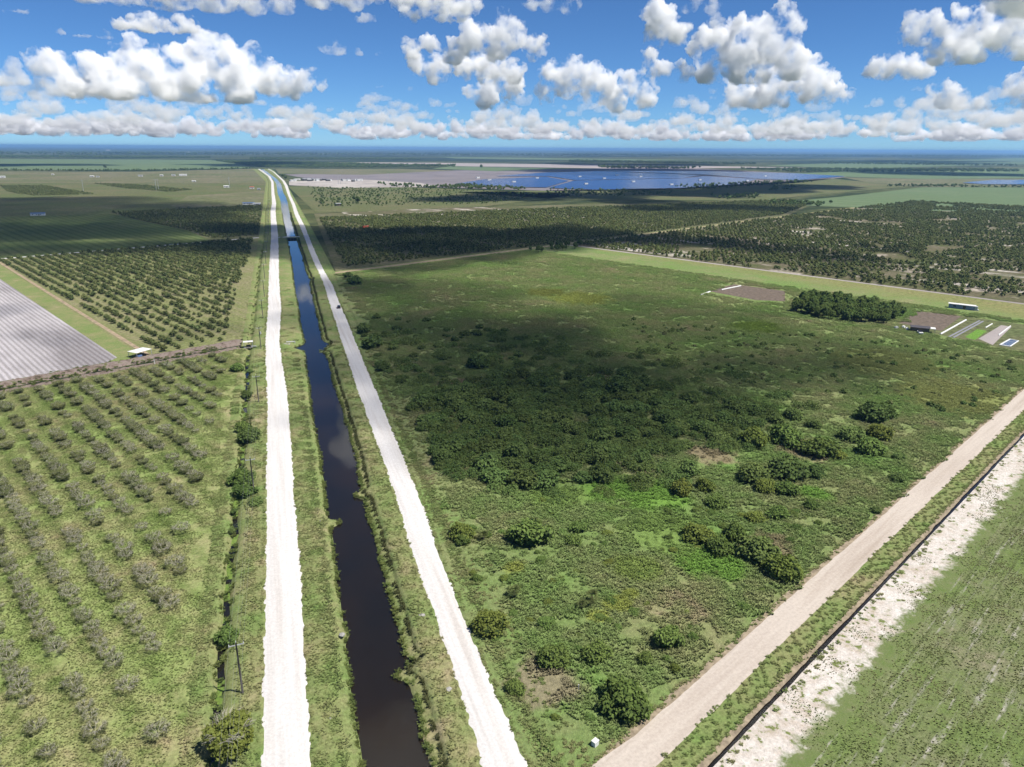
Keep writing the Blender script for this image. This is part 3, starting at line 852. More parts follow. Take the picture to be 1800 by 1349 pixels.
rg = np.random.default_rng(5)
M_leaf = leaf_mat('shrub_leaves', (0.085, 0.13, 0.034), (0.16, 0.22, 0.06), hue=0.22, up=0.5)
M_leafD = leaf_mat('thicket_leaves', (0.072, 0.11, 0.034), (0.138, 0.19, 0.058), hue=0.22, up=0.5)
M_leafY = leaf_mat('yellow_green_leaves', (0.11, 0.14, 0.03), (0.20, 0.24, 0.06), hue=0.18, up=0.5)
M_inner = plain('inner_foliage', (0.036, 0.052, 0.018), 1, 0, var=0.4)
M_citrus = leaf_mat('orchard_leaves', (0.10, 0.122, 0.044), (0.185, 0.21, 0.082), hue=0.28, up=0.6)
M_olive = leaf_mat('sparse_leaves', (0.10, 0.115, 0.048), (0.19, 0.205, 0.085), hue=0.2, up=0.5)
M_twig = leaf_mat('grey_twigs', (0.19, 0.18, 0.135), (0.41, 0.395, 0.31), hue=0.15, trans=0.0, up=0.6)
M_bark = plain('grey_bark', (0.33, 0.31, 0.25), 0.9, 0.1, var=0.3)
M_barkD = plain('brown_bark', (0.11, 0.085, 0.06), 0.9, 0.1, var=0.3)
M_palm = leaf_mat('palm_fronds', (0.07, 0.09, 0.03), (0.14, 0.16, 0.06), hue=0.1)

SHRUBS, SHRUBS_Y, THICKET = [], [], []
for i in range(5):
    L = shrub_lobes(rg, 1.0, 0.95, rg.integers(6, 9))
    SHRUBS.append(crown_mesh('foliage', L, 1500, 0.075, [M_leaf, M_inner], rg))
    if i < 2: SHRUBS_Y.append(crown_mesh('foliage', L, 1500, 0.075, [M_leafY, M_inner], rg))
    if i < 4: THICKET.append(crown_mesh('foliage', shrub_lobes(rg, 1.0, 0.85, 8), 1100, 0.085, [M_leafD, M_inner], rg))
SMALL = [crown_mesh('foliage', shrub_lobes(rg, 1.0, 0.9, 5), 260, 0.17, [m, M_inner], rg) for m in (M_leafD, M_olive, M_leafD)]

# half-bare orchard trees: wood and sparse leaves; from nearly bare to leafy
BARE = []
for i, nleaf in enumerate((240, 420, 800, 1100, 330, 600)):
    b, tips = branches(rg, 2.7, 2.5, 7, 5, 5, 0.075, 0.14)
    c_ = np.array([p[:] for p in tips])
    tv, tf = leaf_cloud([(*q, 0.55) for q in c_], (330, 260, 120, 40, 420, 180)[i], 0.34, rg, inner=0.05, asp=0.07)
    wood = b.mesh('limbs', M_bark)
    c = np.array([p[:] for p in tips]); k = rg.choice(len(c), nleaf)
    lob = [(*(c[j] + rg.normal(size=3) * 0.3 - np.array((0, 0, 0.35))), 0.3) for j in k]
    lv, lf = leaf_cloud(lob, nleaf * 2, 0.15, rg, inner=0.1)
    if nleaf > 500:
        hl = [(x, y, 1.35, 0.95) for x, y in ((-0.7, 0.2), (0.6, 0.5), (0.2, -0.7), (0, 0.1))]
        v2, f2 = leaf_cloud(hl, nleaf, 0.2, rg); lf = np.concatenate([lf, f2 + len(lv)]); lv = np.concatenate([lv, v2])
    leaf = mesh('crown', np.concatenate([lv, tv]), lf.tolist() + (tf + len(lv)).tolist(), [M_olive, M_twig])
    leaf.polygons.foreach_set('material_index', [0] * len(lf) + [1] * len(tf))
    BARE.append((wood, leaf))
# orchard trees in leaf
CITRUS = []
for i in range(4):
    L = shrub_lobes(rg, 2.0, 2.9, 6)
    L = [(x, y, z + 0.35, r) for x, y, z, r in L]
    b, _ = branches(rg, 2.0, 1.4, 4, 2, 0, 0.12, 0.35)
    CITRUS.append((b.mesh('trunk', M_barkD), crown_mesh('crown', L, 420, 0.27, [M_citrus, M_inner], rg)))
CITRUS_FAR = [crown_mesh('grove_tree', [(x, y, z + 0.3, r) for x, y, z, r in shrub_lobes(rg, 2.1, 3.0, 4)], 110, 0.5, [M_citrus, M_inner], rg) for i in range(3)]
# woodland trees
WOOD = []
for i in range(4):
    L = [(x, y, z * 1.0 + 2.2, r) for x, y, z, r in shrub_lobes(rg, 4.0, 6.0, 7)]
    b, _ = branches(rg, 6.5, 3.0, 4, 3, 0, 0.3, 0.45)
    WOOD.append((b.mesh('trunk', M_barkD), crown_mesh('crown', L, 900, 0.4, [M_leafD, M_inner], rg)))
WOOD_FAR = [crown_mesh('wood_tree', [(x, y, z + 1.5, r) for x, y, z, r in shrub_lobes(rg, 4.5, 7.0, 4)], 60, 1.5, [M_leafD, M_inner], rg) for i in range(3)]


def palm_mesh(seed):
    r_ = np.random.default_rng(seed)
    b = MB()
    for i in range(26):
        a = r_.uniform(0, 6.28); e = r_.uniform(-0.1, 1.35); L = r_.uniform(0.6, 0.9)
        d = Vector((math.cos(a) * math.cos(e), math.sin(a) * math.cos(e), math.sin(e)))
        s = d.cross(Vector((0, 0, 1))).normalized() if abs(d.z) < 0.98 else Vector((1, 0, 0)); up = s.cross(d)
        o = Vector((0, 0, 0.9)); st = o + d * L * 0.55
        for k in range(9):
            w = (k - 4) / 4 * 1.25
            tip = st + (d * math.cos(w) + s * math.sin(w)) * L * 0.75 - Vector((0, 0, 0.22 * L)); mid = st + (d * math.cos(w) + s * math.sin(w)) * L * 0.4
            q = (s * math.cos(w) - d * math.sin(w)) * 0.045 * L
            b.add([st, mid + q, tip, mid - q], [(0, 1, 2, 3)])
        b.add([o, o + s * 0.02, st + s * 0.02, st], [(0, 1, 2, 3)])
    return b.mesh('fronds', M_palm)


PALMS = [palm_mesh(1), palm_mesh(2)]
_b = MB(); _b.tube([(0, 0, -0.1), (0.02, 0, 0.5), (0, 0.02, 0.95)], [0.16, 0.14, 0.12], 7)
PALM_TRUNK = _b.mesh('trunk', M_barkD)


def tuft_chunk(name, size, n, h, w, mat, rng, blades=5, droop=0.35):
    c = np.column_stack([rng.uniform(-size / 2, size / 2, (n, 2)), np.zeros(n)])
    hs = rng.gamma(4, h / 4, n).clip(h * 0.35, h * 2.2)
    v, f = [], []
    for i in range(n):
        a0 = rng.uniform(0, 6.28)
        for k in range(blades):
            a = a0 + 6.283 * k / blades + rng.uniform(-.4, .4); d = np.array((math.cos(a), math.sin(a), 0)); s = np.array((-d[1], d[0], 0))
            H = hs[i] * rng.uniform(0.7, 1.1); ww = w * rng.uniform(0.6, 1.3); o = c[i] + d * ww * 0.2
            m_ = o + d * H * droop * 0.5 + np.array((0, 0, H * 0.75)); t_ = o + d * H * (droop + rng.uniform(0, 0.45)) + np.array((0, 0, H))
            j = len(v); v += [o - s * ww * 0.5, o + s * ww * 0.5, m_ + s * ww * 0.38, m_ - s * ww * 0.38, t_]
            f += [(j, j + 1, j + 2, j + 3), (j + 3, j + 2, j + 4)]
    return mesh(name, v, f, mat)


def leafy_chunk(name, size, n, r0, mat, rng, leaves=26):
    lob = []
    for i in range(n):
        r = r0 * rng.uniform(0.5, 1.5); x, y = rng.uniform(-size / 2, size / 2, 2)
        lob += [(x, y, r * 0.3, r), (x + rng.uniform(-r, r), y + rng.uniform(-r, r), r * 0.2, r * 0.7)]
    v, f = leaf_cloud(lob, n * leaves, r0 * 0.2, rng, up=0.6)
    return mesh(name, v, f, mat)


PROTO = bpy.data.collections.new('prototypes')


def scatter(name, protos, pts, rot, sc, idx, label, cat):
    """uncountable cover: one object whose points carry the plant shapes"""
    me = bpy.data.meshes.new(name)
    n = len(pts)
    me.vertices.add(n); me.vertices.foreach_set('co', np.ascontiguousarray(pts, dtype=np.float32).ravel())
    for nm, arr, ty in (('rot', rot, 'FLOAT'), ('scl', sc, 'FLOAT'), ('idx', idx, 'INT')):
        a = me.attributes.new(nm, ty, 'POINT'); a.data.foreach_set('value', np.ascontiguousarray(arr, dtype=np.int32 if ty == 'INT' else np.float32))
    ob = link(name, me)
    g = bpy.data.node_groups.new(name + '_nodes', 'GeometryNodeTree')
    g.interface.new_socket('Geometry', in_out='INPUT', socket_type='NodeSocketGeometry'); g.interface.new_socket('Geometry', in_out='OUTPUT', socket_type='NodeSocketGeometry')
    N = g.nodes.new; Lk = g.links.new
    gi, go = N('NodeGroupInput'), N('NodeGroupOutput')
    ti = N('GeometryNodeGeometryToInstance')
    for p in reversed(protos):
        po = bpy.data.objects.new(name + '_shape', p); PROTO.objects.link(po)
        oi = N('GeometryNodeObjectInfo'); oi.inputs[0].default_value = po; oi.inputs['As Instance'].default_value = False
        Lk(oi.outputs['Geometry'], ti.inputs[0])
    ip = N('GeometryNodeInstanceOnPoints'); ip.inputs['Pick Instance'].default_value = True
    def attr(nm, ty):
        a = N('GeometryNodeInputNamedAttribute'); a.data_type = ty; a.inputs[0].default_value = nm; return a.outputs[0]
    Lk(gi.outputs[0], ip.inputs['Points']); Lk(ti.outputs[0], ip.inputs['Instance']); Lk(attr('idx', 'INT'), ip.inputs['Instance Index'])
    cx = N('ShaderNodeCombineXYZ'); Lk(attr('rot', 'FLOAT'), cx.inputs[2]); Lk(cx.outputs[0], ip.inputs['Rotation'])
    cs = N('ShaderNodeCombineXYZ'); sa = attr('scl', 'FLOAT')
    for q in range(3): Lk(sa, cs.inputs[q])
    Lk(cs.outputs[0], ip.inputs['Scale']); Lk(ip.outputs[0], go.inputs[0])
    ob.modifiers.new('scatter', 'NODES').node_group = g
    return tag(ob, label, cat, kind='stuff')


def scatter_xy(name, protos, P, z, smin, smax, label, cat, rng):
    n = len(P)
    pts = np.column_stack([P, np.full(n, z) if np.isscalar(z) else z])
    return scatter(name, protos, pts, rng.uniform(0, 6.28, n), rng.uniform(smin, smax, n), rng.integers(0, len(protos), n), label, cat)


def in_view(P, margin=140, far=1e9):
    """keep plants the camera or one a few steps aside could see"""
    d = np.column_stack([P, np.zeros(len(P))]) - np.array((0, 0, CAM_H))
    c = d @ CM
    px = 900 + FPX * c[:, 0] / -c[:, 2]; py = 674.5 - FPX * c[:, 1] / -c[:, 2]
    return (c[:, 2] < 0) & (px > -margin) & (px < 1800 + margin) & (py < 1349 + margin * 1.5) & (np.hypot(P[:, 0], P[:, 1]) < far)


def grid_uv(u0, u1, v0, v1, du, dv, rng, jit=0.3):
    U, V_ = np.meshgrid(np.arange(u0, u1, du), np.arange(v0, v1, dv)); U = U.ravel() + rng.uniform(-jit, jit, U.size) * du; V_ = V_.ravel() + rng.uniform(-jit, jit, V_.size) * dv
    return np.column_stack([UX * U - UY * V_, UY * U + UX * V_])


def inside(P, poly):
    x, y = P[:, 0], P[:, 1]; r = np.zeros(len(P), bool); n = len(poly)
    for i in range(n):
        (x0, y0), (x1, y1) = poly[i], poly[(i + 1) % n]
        m = ((y0 > y) != (y1 > y)) & (x < (x1 - x0) * (y - y0) / (y1 - y0 + 1e-12) + x0); r ^= m
    return r


def left_of(P): return P[:, 0] < np.interp(P[:, 1], LO_Y, LO_X) - 1
def right_of(P): return P[:, 0] > np.interp(P[:, 1], RO_Y, RO_X) + 1


# ------------------------------------------------------------------ ground cover
rs = np.random.default_rng(21)
CH_O = [tuft_chunk('tufts', 6, 340, 0.2, 0.14, M_tuft_o, rs) for _ in range(3)]
CH_V = [tuft_chunk('tufts', 3, 80, 0.2, 0.17, M_tuft_v, rs) for _ in range(3)]
CH_W = [tuft_chunk('tufts', 7, 420, 0.4, 0.16, M_tuft_w, rs) for _ in range(4)] + [leafy_chunk('weeds', 7, 14, 0.5, M_tuft_w, rs, 70)]
P = grid_uv(-200, 160, -30, 321, 5.2, 5.2, rs); P = P[left_of(P) & in_view(P)]
scatter_xy('orchard_grass', CH_O, P, 0.0, 0.85, 1.2, 'short green and straw grass between the orchard rows', 'grass', rs)
P = grid_uv(0, 480, 57, 472, 5.4, 5.4, rs); P = P[(P[:, 0] > np.interp(P[:, 1], RO_Y, RO_X) + 3.5) & in_view(P)]
P = P[~inside(P, PX((1235, 514), (1290, 498), (1385, 511), (1385, 533), (1325, 531)))]
P = P[~inside(P, PX((1575, 574), (1610, 545), (1830, 575), (1850, 625), (1760, 614)))]
scatter_xy('wild_grass', CH_W, P, 0.0, 0.75, 1.25, 'rough grass and weeds over the wild field', 'grass', rs)
# verges and banks: chunk positions follow the corridor profile
vp = []
for j in range(0, len(ST), 2):
    y = ST[j]
    if y < 60 or y > 520: continue
    if rs.random() > 1.0 / (1 + max(0, y - 200) / 120): continue
    for k0, k1, zz in ((X['LO'][j], XD[j] - 2.6, 0), (XD[j] + 2.6, X['LL'][j] - 1.2, 0.08), (X['LR'][j] + 1.4, X['LR'][j] + LW[j] * 0.72, 0.22), (X['CR'][j] + RW[j] * 0.45, X['RL'][j] - 1.4, 0.2), (X['RR'][j] + 1.4, X['RO'][j] - 1, 0.0)):
        m = max(1, int(round((k1 - k0) / 2.6)))
        for q in range(m):
            vp.append((k0 + (k1 - k0) * (q + 0.5) / m + rs.uniform(-.4, .4), y + rs.uniform(-.5, .5) * (1 + max(0, y - 160) / 12), zz))
vp = np.array(vp); vp = vp[in_view(vp[:, :2])]
scatter('verge_grass', CH_V, vp, rs.uniform(0, 6.28, len(vp)), rs.uniform(0.8, 1.15, len(vp)), rs.integers(0, 3, len(vp)), 'mown green grass along both white roads and the canal banks', 'grass')
# taller weeds hanging over the water line and the ledge of the right bank
M_reed = leaf_mat('bank_weeds_leaves', (0.08, 0.105, 0.032), (0.16, 0.19, 0.06), hue=0.2, up=0.6)
M_reedD = leaf_mat('ledge_weeds_leaves', (0.05, 0.055, 0.024), (0.10, 0.105, 0.045), hue=0.2, up=0.3)
CH_E = [tuft_chunk('weeds', 1.2, 26, 0.26, 0.14, M_reed, rs, 6, 0.5) for _ in range(2)]
CH_D = [tuft_chunk('weeds', 1.1, 16, 0.3, 0.12, M_reedD, rs, 6, 0.4) for _ in range(2)]
ep, dp = [], []
for j in range(len(ST)):
    y = ST[j]
    if y < 70 or y > 1100: continue
    if rs.random() < 0.8: ep.append((X['CL'][j] - rs.uniform(0.1, 0.9), y, WZ + 0.25))
    if rs.random() < 0.8: ep.append((X['CR'][j] + rs.uniform(0.1, 0.9), y, WZ + 0.25))
    for _ in range(2 + int(max(0, y - 100) / 60)):
        if rs.random() < 0.75 * (0.6 + mnoise.noise(Vector((y / 9, 0, 0)))) + 0.15: dp.append((X['CR'][j] + RW[j] * 0.29 + rs.uniform(-.45, .45), y + rs.uniform(-.6, .6) * (1 + max(0, y - 200) / 100), -0.6))
    if y < 700 and rs.random() < 0.7: ep.append((XD[j] + rs.uniform(-1.9, 1.8), y, -0.5))
for _ in range(520):
    p_ = xy(rs.uniform(-60, 124), rs.uniform(322, 335)); ep.append((p_[0], p_[1], rs.uniform(0.3, 0.9)))
for nm, ar, ch, lb in (('bank_weeds', ep, CH_E, 'green weeds hanging over the water edges'), ('ledge_weeds', dp, CH_D, 'dark weeds along the ledge of the right canal bank')):
    ar = np.array(ar); ar = ar[in_view(ar[:, :2])]
    scatter(nm, ch, ar, rs.uniform(0, 6.28, len(ar)), rs.uniform(0.7, 1.3, len(ar)) * (1 + np.maximum(ar[:, 1] - 400, 0) / 1500), rs.integers(0, 2, len(ar)), lb, 'weeds')
# ragged grass spilling onto the road edges, and beside the dirt road and its ditch
ep = []
for j in range(len(ST)):
    y = ST[j]
    if y < 70 or y > 500: continue
    for k, s in (('LL', -1), ('LR', 1), ('RL', -1), ('RR', 1)):
        if rs.random() < 0.85: ep.append((X[k][j] + s * rs.uniform(0.2, 0.8), y, 0.1))
for u in np.arange(42, 420, 0.9):
    for v0, v1 in ((52.2, 53.4), (44.2, 45.9), (42.0, 44), (41.3, 41.8)):
        ep.append((*xy(u, rs.uniform(v0, v1)), 0.03))
    if rs.random() < 0.5: ep.append((*xy(u, rs.uniform(38.2, 39.4)), 0.0))
for j in range(0, len(ST)):
    if 60 < ST[j] < 330:
        for q in range(3): ep.append((X['RO'][j] + rs.uniform(-2.5, 4.5), ST[j] + rs.uniform(-.5, .5), 0.0))
ep = np.array(ep); ep = ep[in_view(ep[:, :2])]
CH_S = [tuft_chunk('tufts', 1.2, 26, 0.22, 0.13, M_tuft_v, rs, 6, 0.5) for _ in range(3)]
scatter('roadside_grass', CH_S, ep, rs.uniform(0, 6.28, len(ep)), rs.uniform(0.45, 0.95, len(ep)), rs.integers(0, 3, len(ep)), 'ragged grass along the road edges', 'grass')
CH_R = [tuft_chunk('tufts', 5, 110, 0.12, 0.14, M_tuft_v, rs) for _ in range(2)]
P = grid_uv(30, 330, -120, 37, 4.6, 4.6, rs); P = P[right_of(P) & in_view(P)]; q = uv(P.T)[1]
P = P[(q < 30.5) | (rs.random(len(P)) < 0.35)]
scatter_xy('row_field_grass', CH_R, P, 0.01, 0.8, 1.2, 'thin green grass over the sandy row field', 'grass', rs)

# ------------------------------------------------------------------ single trees and shrubs
def plant(name, parts, p, s, label, cat, group, rz=None, z=0.0, sz=1.0):
    """parts: [(part name, mesh)]; one Empty per plant"""
    rz = random.uniform(0, 6.28) if rz is None else rz
    if len(parts) == 1:
        o = link(name, parts[0][1], None, (p[0], p[1], z), rz, (s * random.uniform(0.82, 1.2), s * random.uniform(0.82, 1.2), s * sz * random.uniform(0.85, 1.15)))
    else:
        o = empty(name, (p[0], p[1], z), rz, (s, s, s * sz))
        for n_, m_ in parts: link(n_, m_, o)
    return tag(o, label, cat, group)


ORD = ['first', 'second', 'third', 'fourth', 'fifth', 'sixth', 'seventh', 'eighth', 'ninth', 'tenth', 'eleventh', 'twelfth', 'thirteenth', 'fourteenth', 'fifteenth', 'sixteenth', 'seventeenth', 'eighteenth']
# near-left orchard: rows along v every 6.8 m, counted from the roadside ditch
r_ = random.Random(4)
n_bare = 0
rows_in = {}
for ri in range(-8, 24):
    u = 8.6 + 6.75 * ri
    for k in range(0, 100):
        vv = -40 + 3.7 * k + r_.uniform(-0.5, 0.5)
        p = xy(u + r_.uniform(-0.35, 0.35), vv)
        if vv > 317 or p[0] > np.interp(p[1], LO_Y, LO_X) - (2.5 + 6.0 * (0.5 + 0.5 * mnoise.noise(Vector((u / 15, vv / 15, 2))))): continue
        if not in_view(np.array([p]), 25)[0]: continue
        g = mnoise.noise(Vector((u / 26, vv / 26, 7.0)))
        if r_.random() < 0.20 + max(0, g) * 0.5: continue
        rows_in.setdefault(ri, []).append((p, vv))
order = sorted(rows_in, reverse=True)
for rank, ri in enumerate(order):
    for p, vv in rows_in[ri]:
        leafy = min(1, max(0, (vv - 90) / 260)) + r_.uniform(-0.35, 0.35)
        i = r_.choice((0, 1, 4)) if leafy < 0.38 else r_.choice((1, 5, 2, 4)) if leafy < 0.66 else r_.choice((2, 3, 5))
        st = ('nearly bare grey', 'half-bare grey', 'sparse olive-leaved', 'leafy olive-green', 'half-bare grey', 'sparse olive-leaved')[i]
        plant('orchard_tree', [('limbs', BARE[i][0]), ('crown', BARE[i][1])], p, r_.uniform(0.46, 0.82),
              '%s orchard tree in the %s row from the roadside ditch' % (st, ORD[min(rank, 17)] if rank < 18 else 'outermost'), 'tree', 'old trees of the near orchard', r_.uniform(0, 6.28))
        n_bare += 1
# old orchard beyond the spoil bank: the nearest 300 one by one, the rest as one grove
oldA, groveP = [], []
for ri in range(40):
    u = 104 + 6.6 * ri
    for k in range(115):
        vv = 340 + 3.5 * k + r_.uniform(-.5, .5)
        p = xy(u + r_.uniform(-.4, .4), vv)
        if vv > 718 or p[0] > np.interp(p[1], LO_Y, LO_X) - (8 if vv < 560 else 6): continue
        if not in_view(np.array([p]), 10)[0]: continue
        dense = min(1, max(0, (vv - 480) / 120))
        if r_.random() < 0.2 * (1 - dense) + 0.05: continue
        oldA.append((vv, ri, p))
oldA.sort(key=lambda q: q[0])
for n_, (vv, ri, p) in enumerate(oldA):
    if n_ < 300:
        i = r_.randrange(4)
        plant('citrus_tree', [('trunk', CITRUS[i][0]), ('crown', CITRUS[i][1])], p, r_.uniform(0.45, 1.0),
              'round citrus tree in the %s row from the sand track behind the spoil bank' % (ORD[ri] if ri < 18 else 'farthest'), 'tree', 'citrus trees between the spoil bank and the farm road', r_.uniform(0, 6.28))
    else:
        groveP.append((p[0], p[1]))


def fill_grove(poly, du, dv, keep, side, rng, axis_noise=50):
    q = np.array([uv(p) for p in poly]); P = grid_uv(q[:, 0].min(), q[:, 0].max(), q[:, 1].min(), q[:, 1].max(), du, dv, rng, 0.13)
    P = P[inside(P, poly)]; P = P[(left_of(P) if side == 'L' else right_of(P)) & in_view(P, 20)]
    kn = np.array([mnoise.noise(Vector((a / axis_noise, b / axis_noise, 1.7))) for a, b in P])
    return P[rng.random(len(P)) < keep + kn * 0.5]


G1 = fill_grove(PX((195, 374.5), (470, 361), (470, 412), (372, 421), (330, 405), (250, 390)), 6.5, 4.3, 0.95, 'L', rs)
G2 = fill_grove(PX((0, 327), (80, 326.5), (165, 342), (60, 345), (15, 339)), 8, 6, 0.95, 'L', rs)
G3 = fill_grove(PX((165, 323), (250, 326), (340, 334), (300, 338), (210, 331)), 8, 6, 0.95, 'L', rs)
B1 = fill_grove(PX((562, 384), (850, 372), (1390, 352), (1420, 361), (1375, 378), (1000, 427), (606, 470)), 6.2, 4.2, 1.0, 'R', rs)
nB = uv(B1.T)[0]; B1 = B1[np.abs(np.mod(nB, 95) - 47) < 44.5]
C1 = fill_grove(UVP((536, 52), (1500, 52), (1500, 471), (536, 471)), 7.0, 4.4, 0.84, 'R', rs, 22)
C1 = C1[np.array([mnoise.noise(Vector((a / 60, b / 60, 8.8))) for a, b in C1]) < 0.36]
A1 = np.concatenate([np.array(groveP), G1, G2, G3, B1, C1])
nA = len(A1)
scatter('grove_trees', CITRUS_FAR, np.column_stack([A1, np.zeros(nA)]), rs.uniform(0, 6.28, nA), rs.uniform(0.5, 1.05, nA) * np.where(A1[:, 0] > 300, 1.1, 1.0), rs.integers(0, 3, nA), 'thousands of dark citrus trees in far grove rows', 'trees')

# far woodland: belts and masses
def belt(poly, n, rng):
    q = np.array(poly); lo, hi = q.min(0), q.max(0); out = []
    while len(out) < n:
        P = rng.uniform(lo, hi, (n * 3, 2)); P = P[inside(P, poly)]
        if len(P) == 0: break
        out += list(P)
    return np.array(out[:n])


WB = [(PX((0, 299), (240, 300), (440, 296), (440, 298), (240, 302), (0, 301)), 260, 0.8), (PX((380, 284), (560, 287), (700, 291), (800, 291.5), (800, 294), (640, 296), (480, 296), (440, 292)), 2600, 1.2),
      (PX((440, 278.5), (740, 279.5), (740, 282), (440, 282)), 1500, 1.4), (PX((0, 274.5), (370, 277), (370, 279.5), (0, 278)), 1300, 1.4), (PX((0, 268), (1800, 274), (1800, 277.5), (0, 273)), 2600, 2.4),
      (PX((1000, 282.5), (1330, 288), (1330, 290.5), (1000, 286)), 700, 1.3), (PX((1050, 293.5), (1230, 296), (1200, 298.5), (1060, 297)), 260, 1.3), (PX((1300, 297.5), (1790, 299), (1790, 303), (1400, 304)), 900, 1.2),
      (PX((1460, 285), (1790, 291), (1790, 293), (1450, 289)), 500, 1.3), (PX((540, 330), (760, 333), (980, 342), (850, 360), (560, 365)), 900, 0.42), (PX((640, 322), (760, 329), (830, 326), (930, 333), (920, 336), (800, 333), (690, 330)), 200, 0.8),
      (PX((1180, 328), (1400, 318), (1430, 321), (1230, 336)), 220, 0.75), (PX((1250, 345), (1330, 343), (1340, 350), (1260, 352)), 60, 0.7), (PX((1360, 330), (1400, 330), (1395, 336), (1350, 336)), 40, 0.9),
      (PX((960, 333), (1180, 336), (1180, 346), (960, 346)), 160, 0.6), (PX((1360, 355), (1450, 359), (1440, 364), (1340, 360)), 90, 0.7), (PX((1560, 326), (1800, 328), (1800, 331), (1560, 329)), 130, 0.7)]
PW, SW = [], []
for poly, n, s in WB:
    b = belt(poly, n, rs); PW.append(b); SW.append(np.full(len(b), s))
PW = np.concatenate(PW); SW = np.concatenate(SW); nW = len(PW)
scatter('far_woods', WOOD_FAR, np.column_stack([PW, np.zeros(nW)]), rs.uniform(0, 6.28, nW), rs.uniform(0.6, 1.15, nW) * SW, rs.integers(0, 3, nW), 'dark green woodland belts between the far fields', 'trees')

# single trees among the scrub beyond the groves
for (px, py, s, lb) in [(630, 357, 1.5, 'broad dark tree at the edge of the scrub above the centre grove'), (622, 353, 1.2, 'dark tree left of the broad tree at the scrub edge'), (665, 348, 1.0, 'dark round tree alone in the scrub'), (566, 357, 1.0, 'green tree near the white road in the scrub'),
                        (596, 354, 0.9, 'small green tree in the bright scrub meadow'), (1278, 346, 1.1, 'left of two dark trees by the shaded scrub'), (1305, 348, 1.2, 'right of two dark trees by the shaded scrub'), (846, 296, 2.4, 'dark isolated tree clump in the far green strip'), (502, 316, 1.8, 'dark tree where the white road meets the yard'),
                        (497, 312, 1.4, 'tree above the white yard beside the right road'), (605, 296, 1.5, 'lone dark tree in the yellow pasture'), (185, 297, 2.2, 'tall dark tree in the belt under the far green field'), (1460, 358.5, 0.9, 'lone tree at the corner of the cane field')]:
    i = r_.randrange(4)
    plant('woodland_tree', [('trunk', WOOD[i][0]), ('crown', WOOD[i][1])], G(px, py), s * 0.9, lb, 'tree', 'single trees in the far scrub')
# block of dense tall trees in the middle right
tp = belt(PX((1384, 545), (1420, 527), (1590, 548), (1592, 556), (1560, 572), (1450, 562)), 210, rs)
for p in tp:
    i = r_.randrange(4)
    plant('plantation_tree', [('trunk', WOOD[i][0]), ('crown', WOOD[i][1])], p, r_.uniform(0.5, 0.78), 'bright green bushy tree in the %s part of the dense block beside the farm plots' % ('left' if uv(p)[1] > 165 else 'middle' if uv(p)[1] > 140 else 'right'), 'tree', 'trees of the dense block beside the farm plots', sz=1.25)
for p in belt(PX((925, 443), (1015, 430), (1035, 436), (950, 447)), 22, rs):
    plant('young_tree', [('trunk', WOOD[0][0]), ('crown', WOOD[1][1])], p, r_.uniform(0.4, 0.6), 'slim green young tree below the cross road', 'tree', 'young trees below the cross road', sz=1.5)

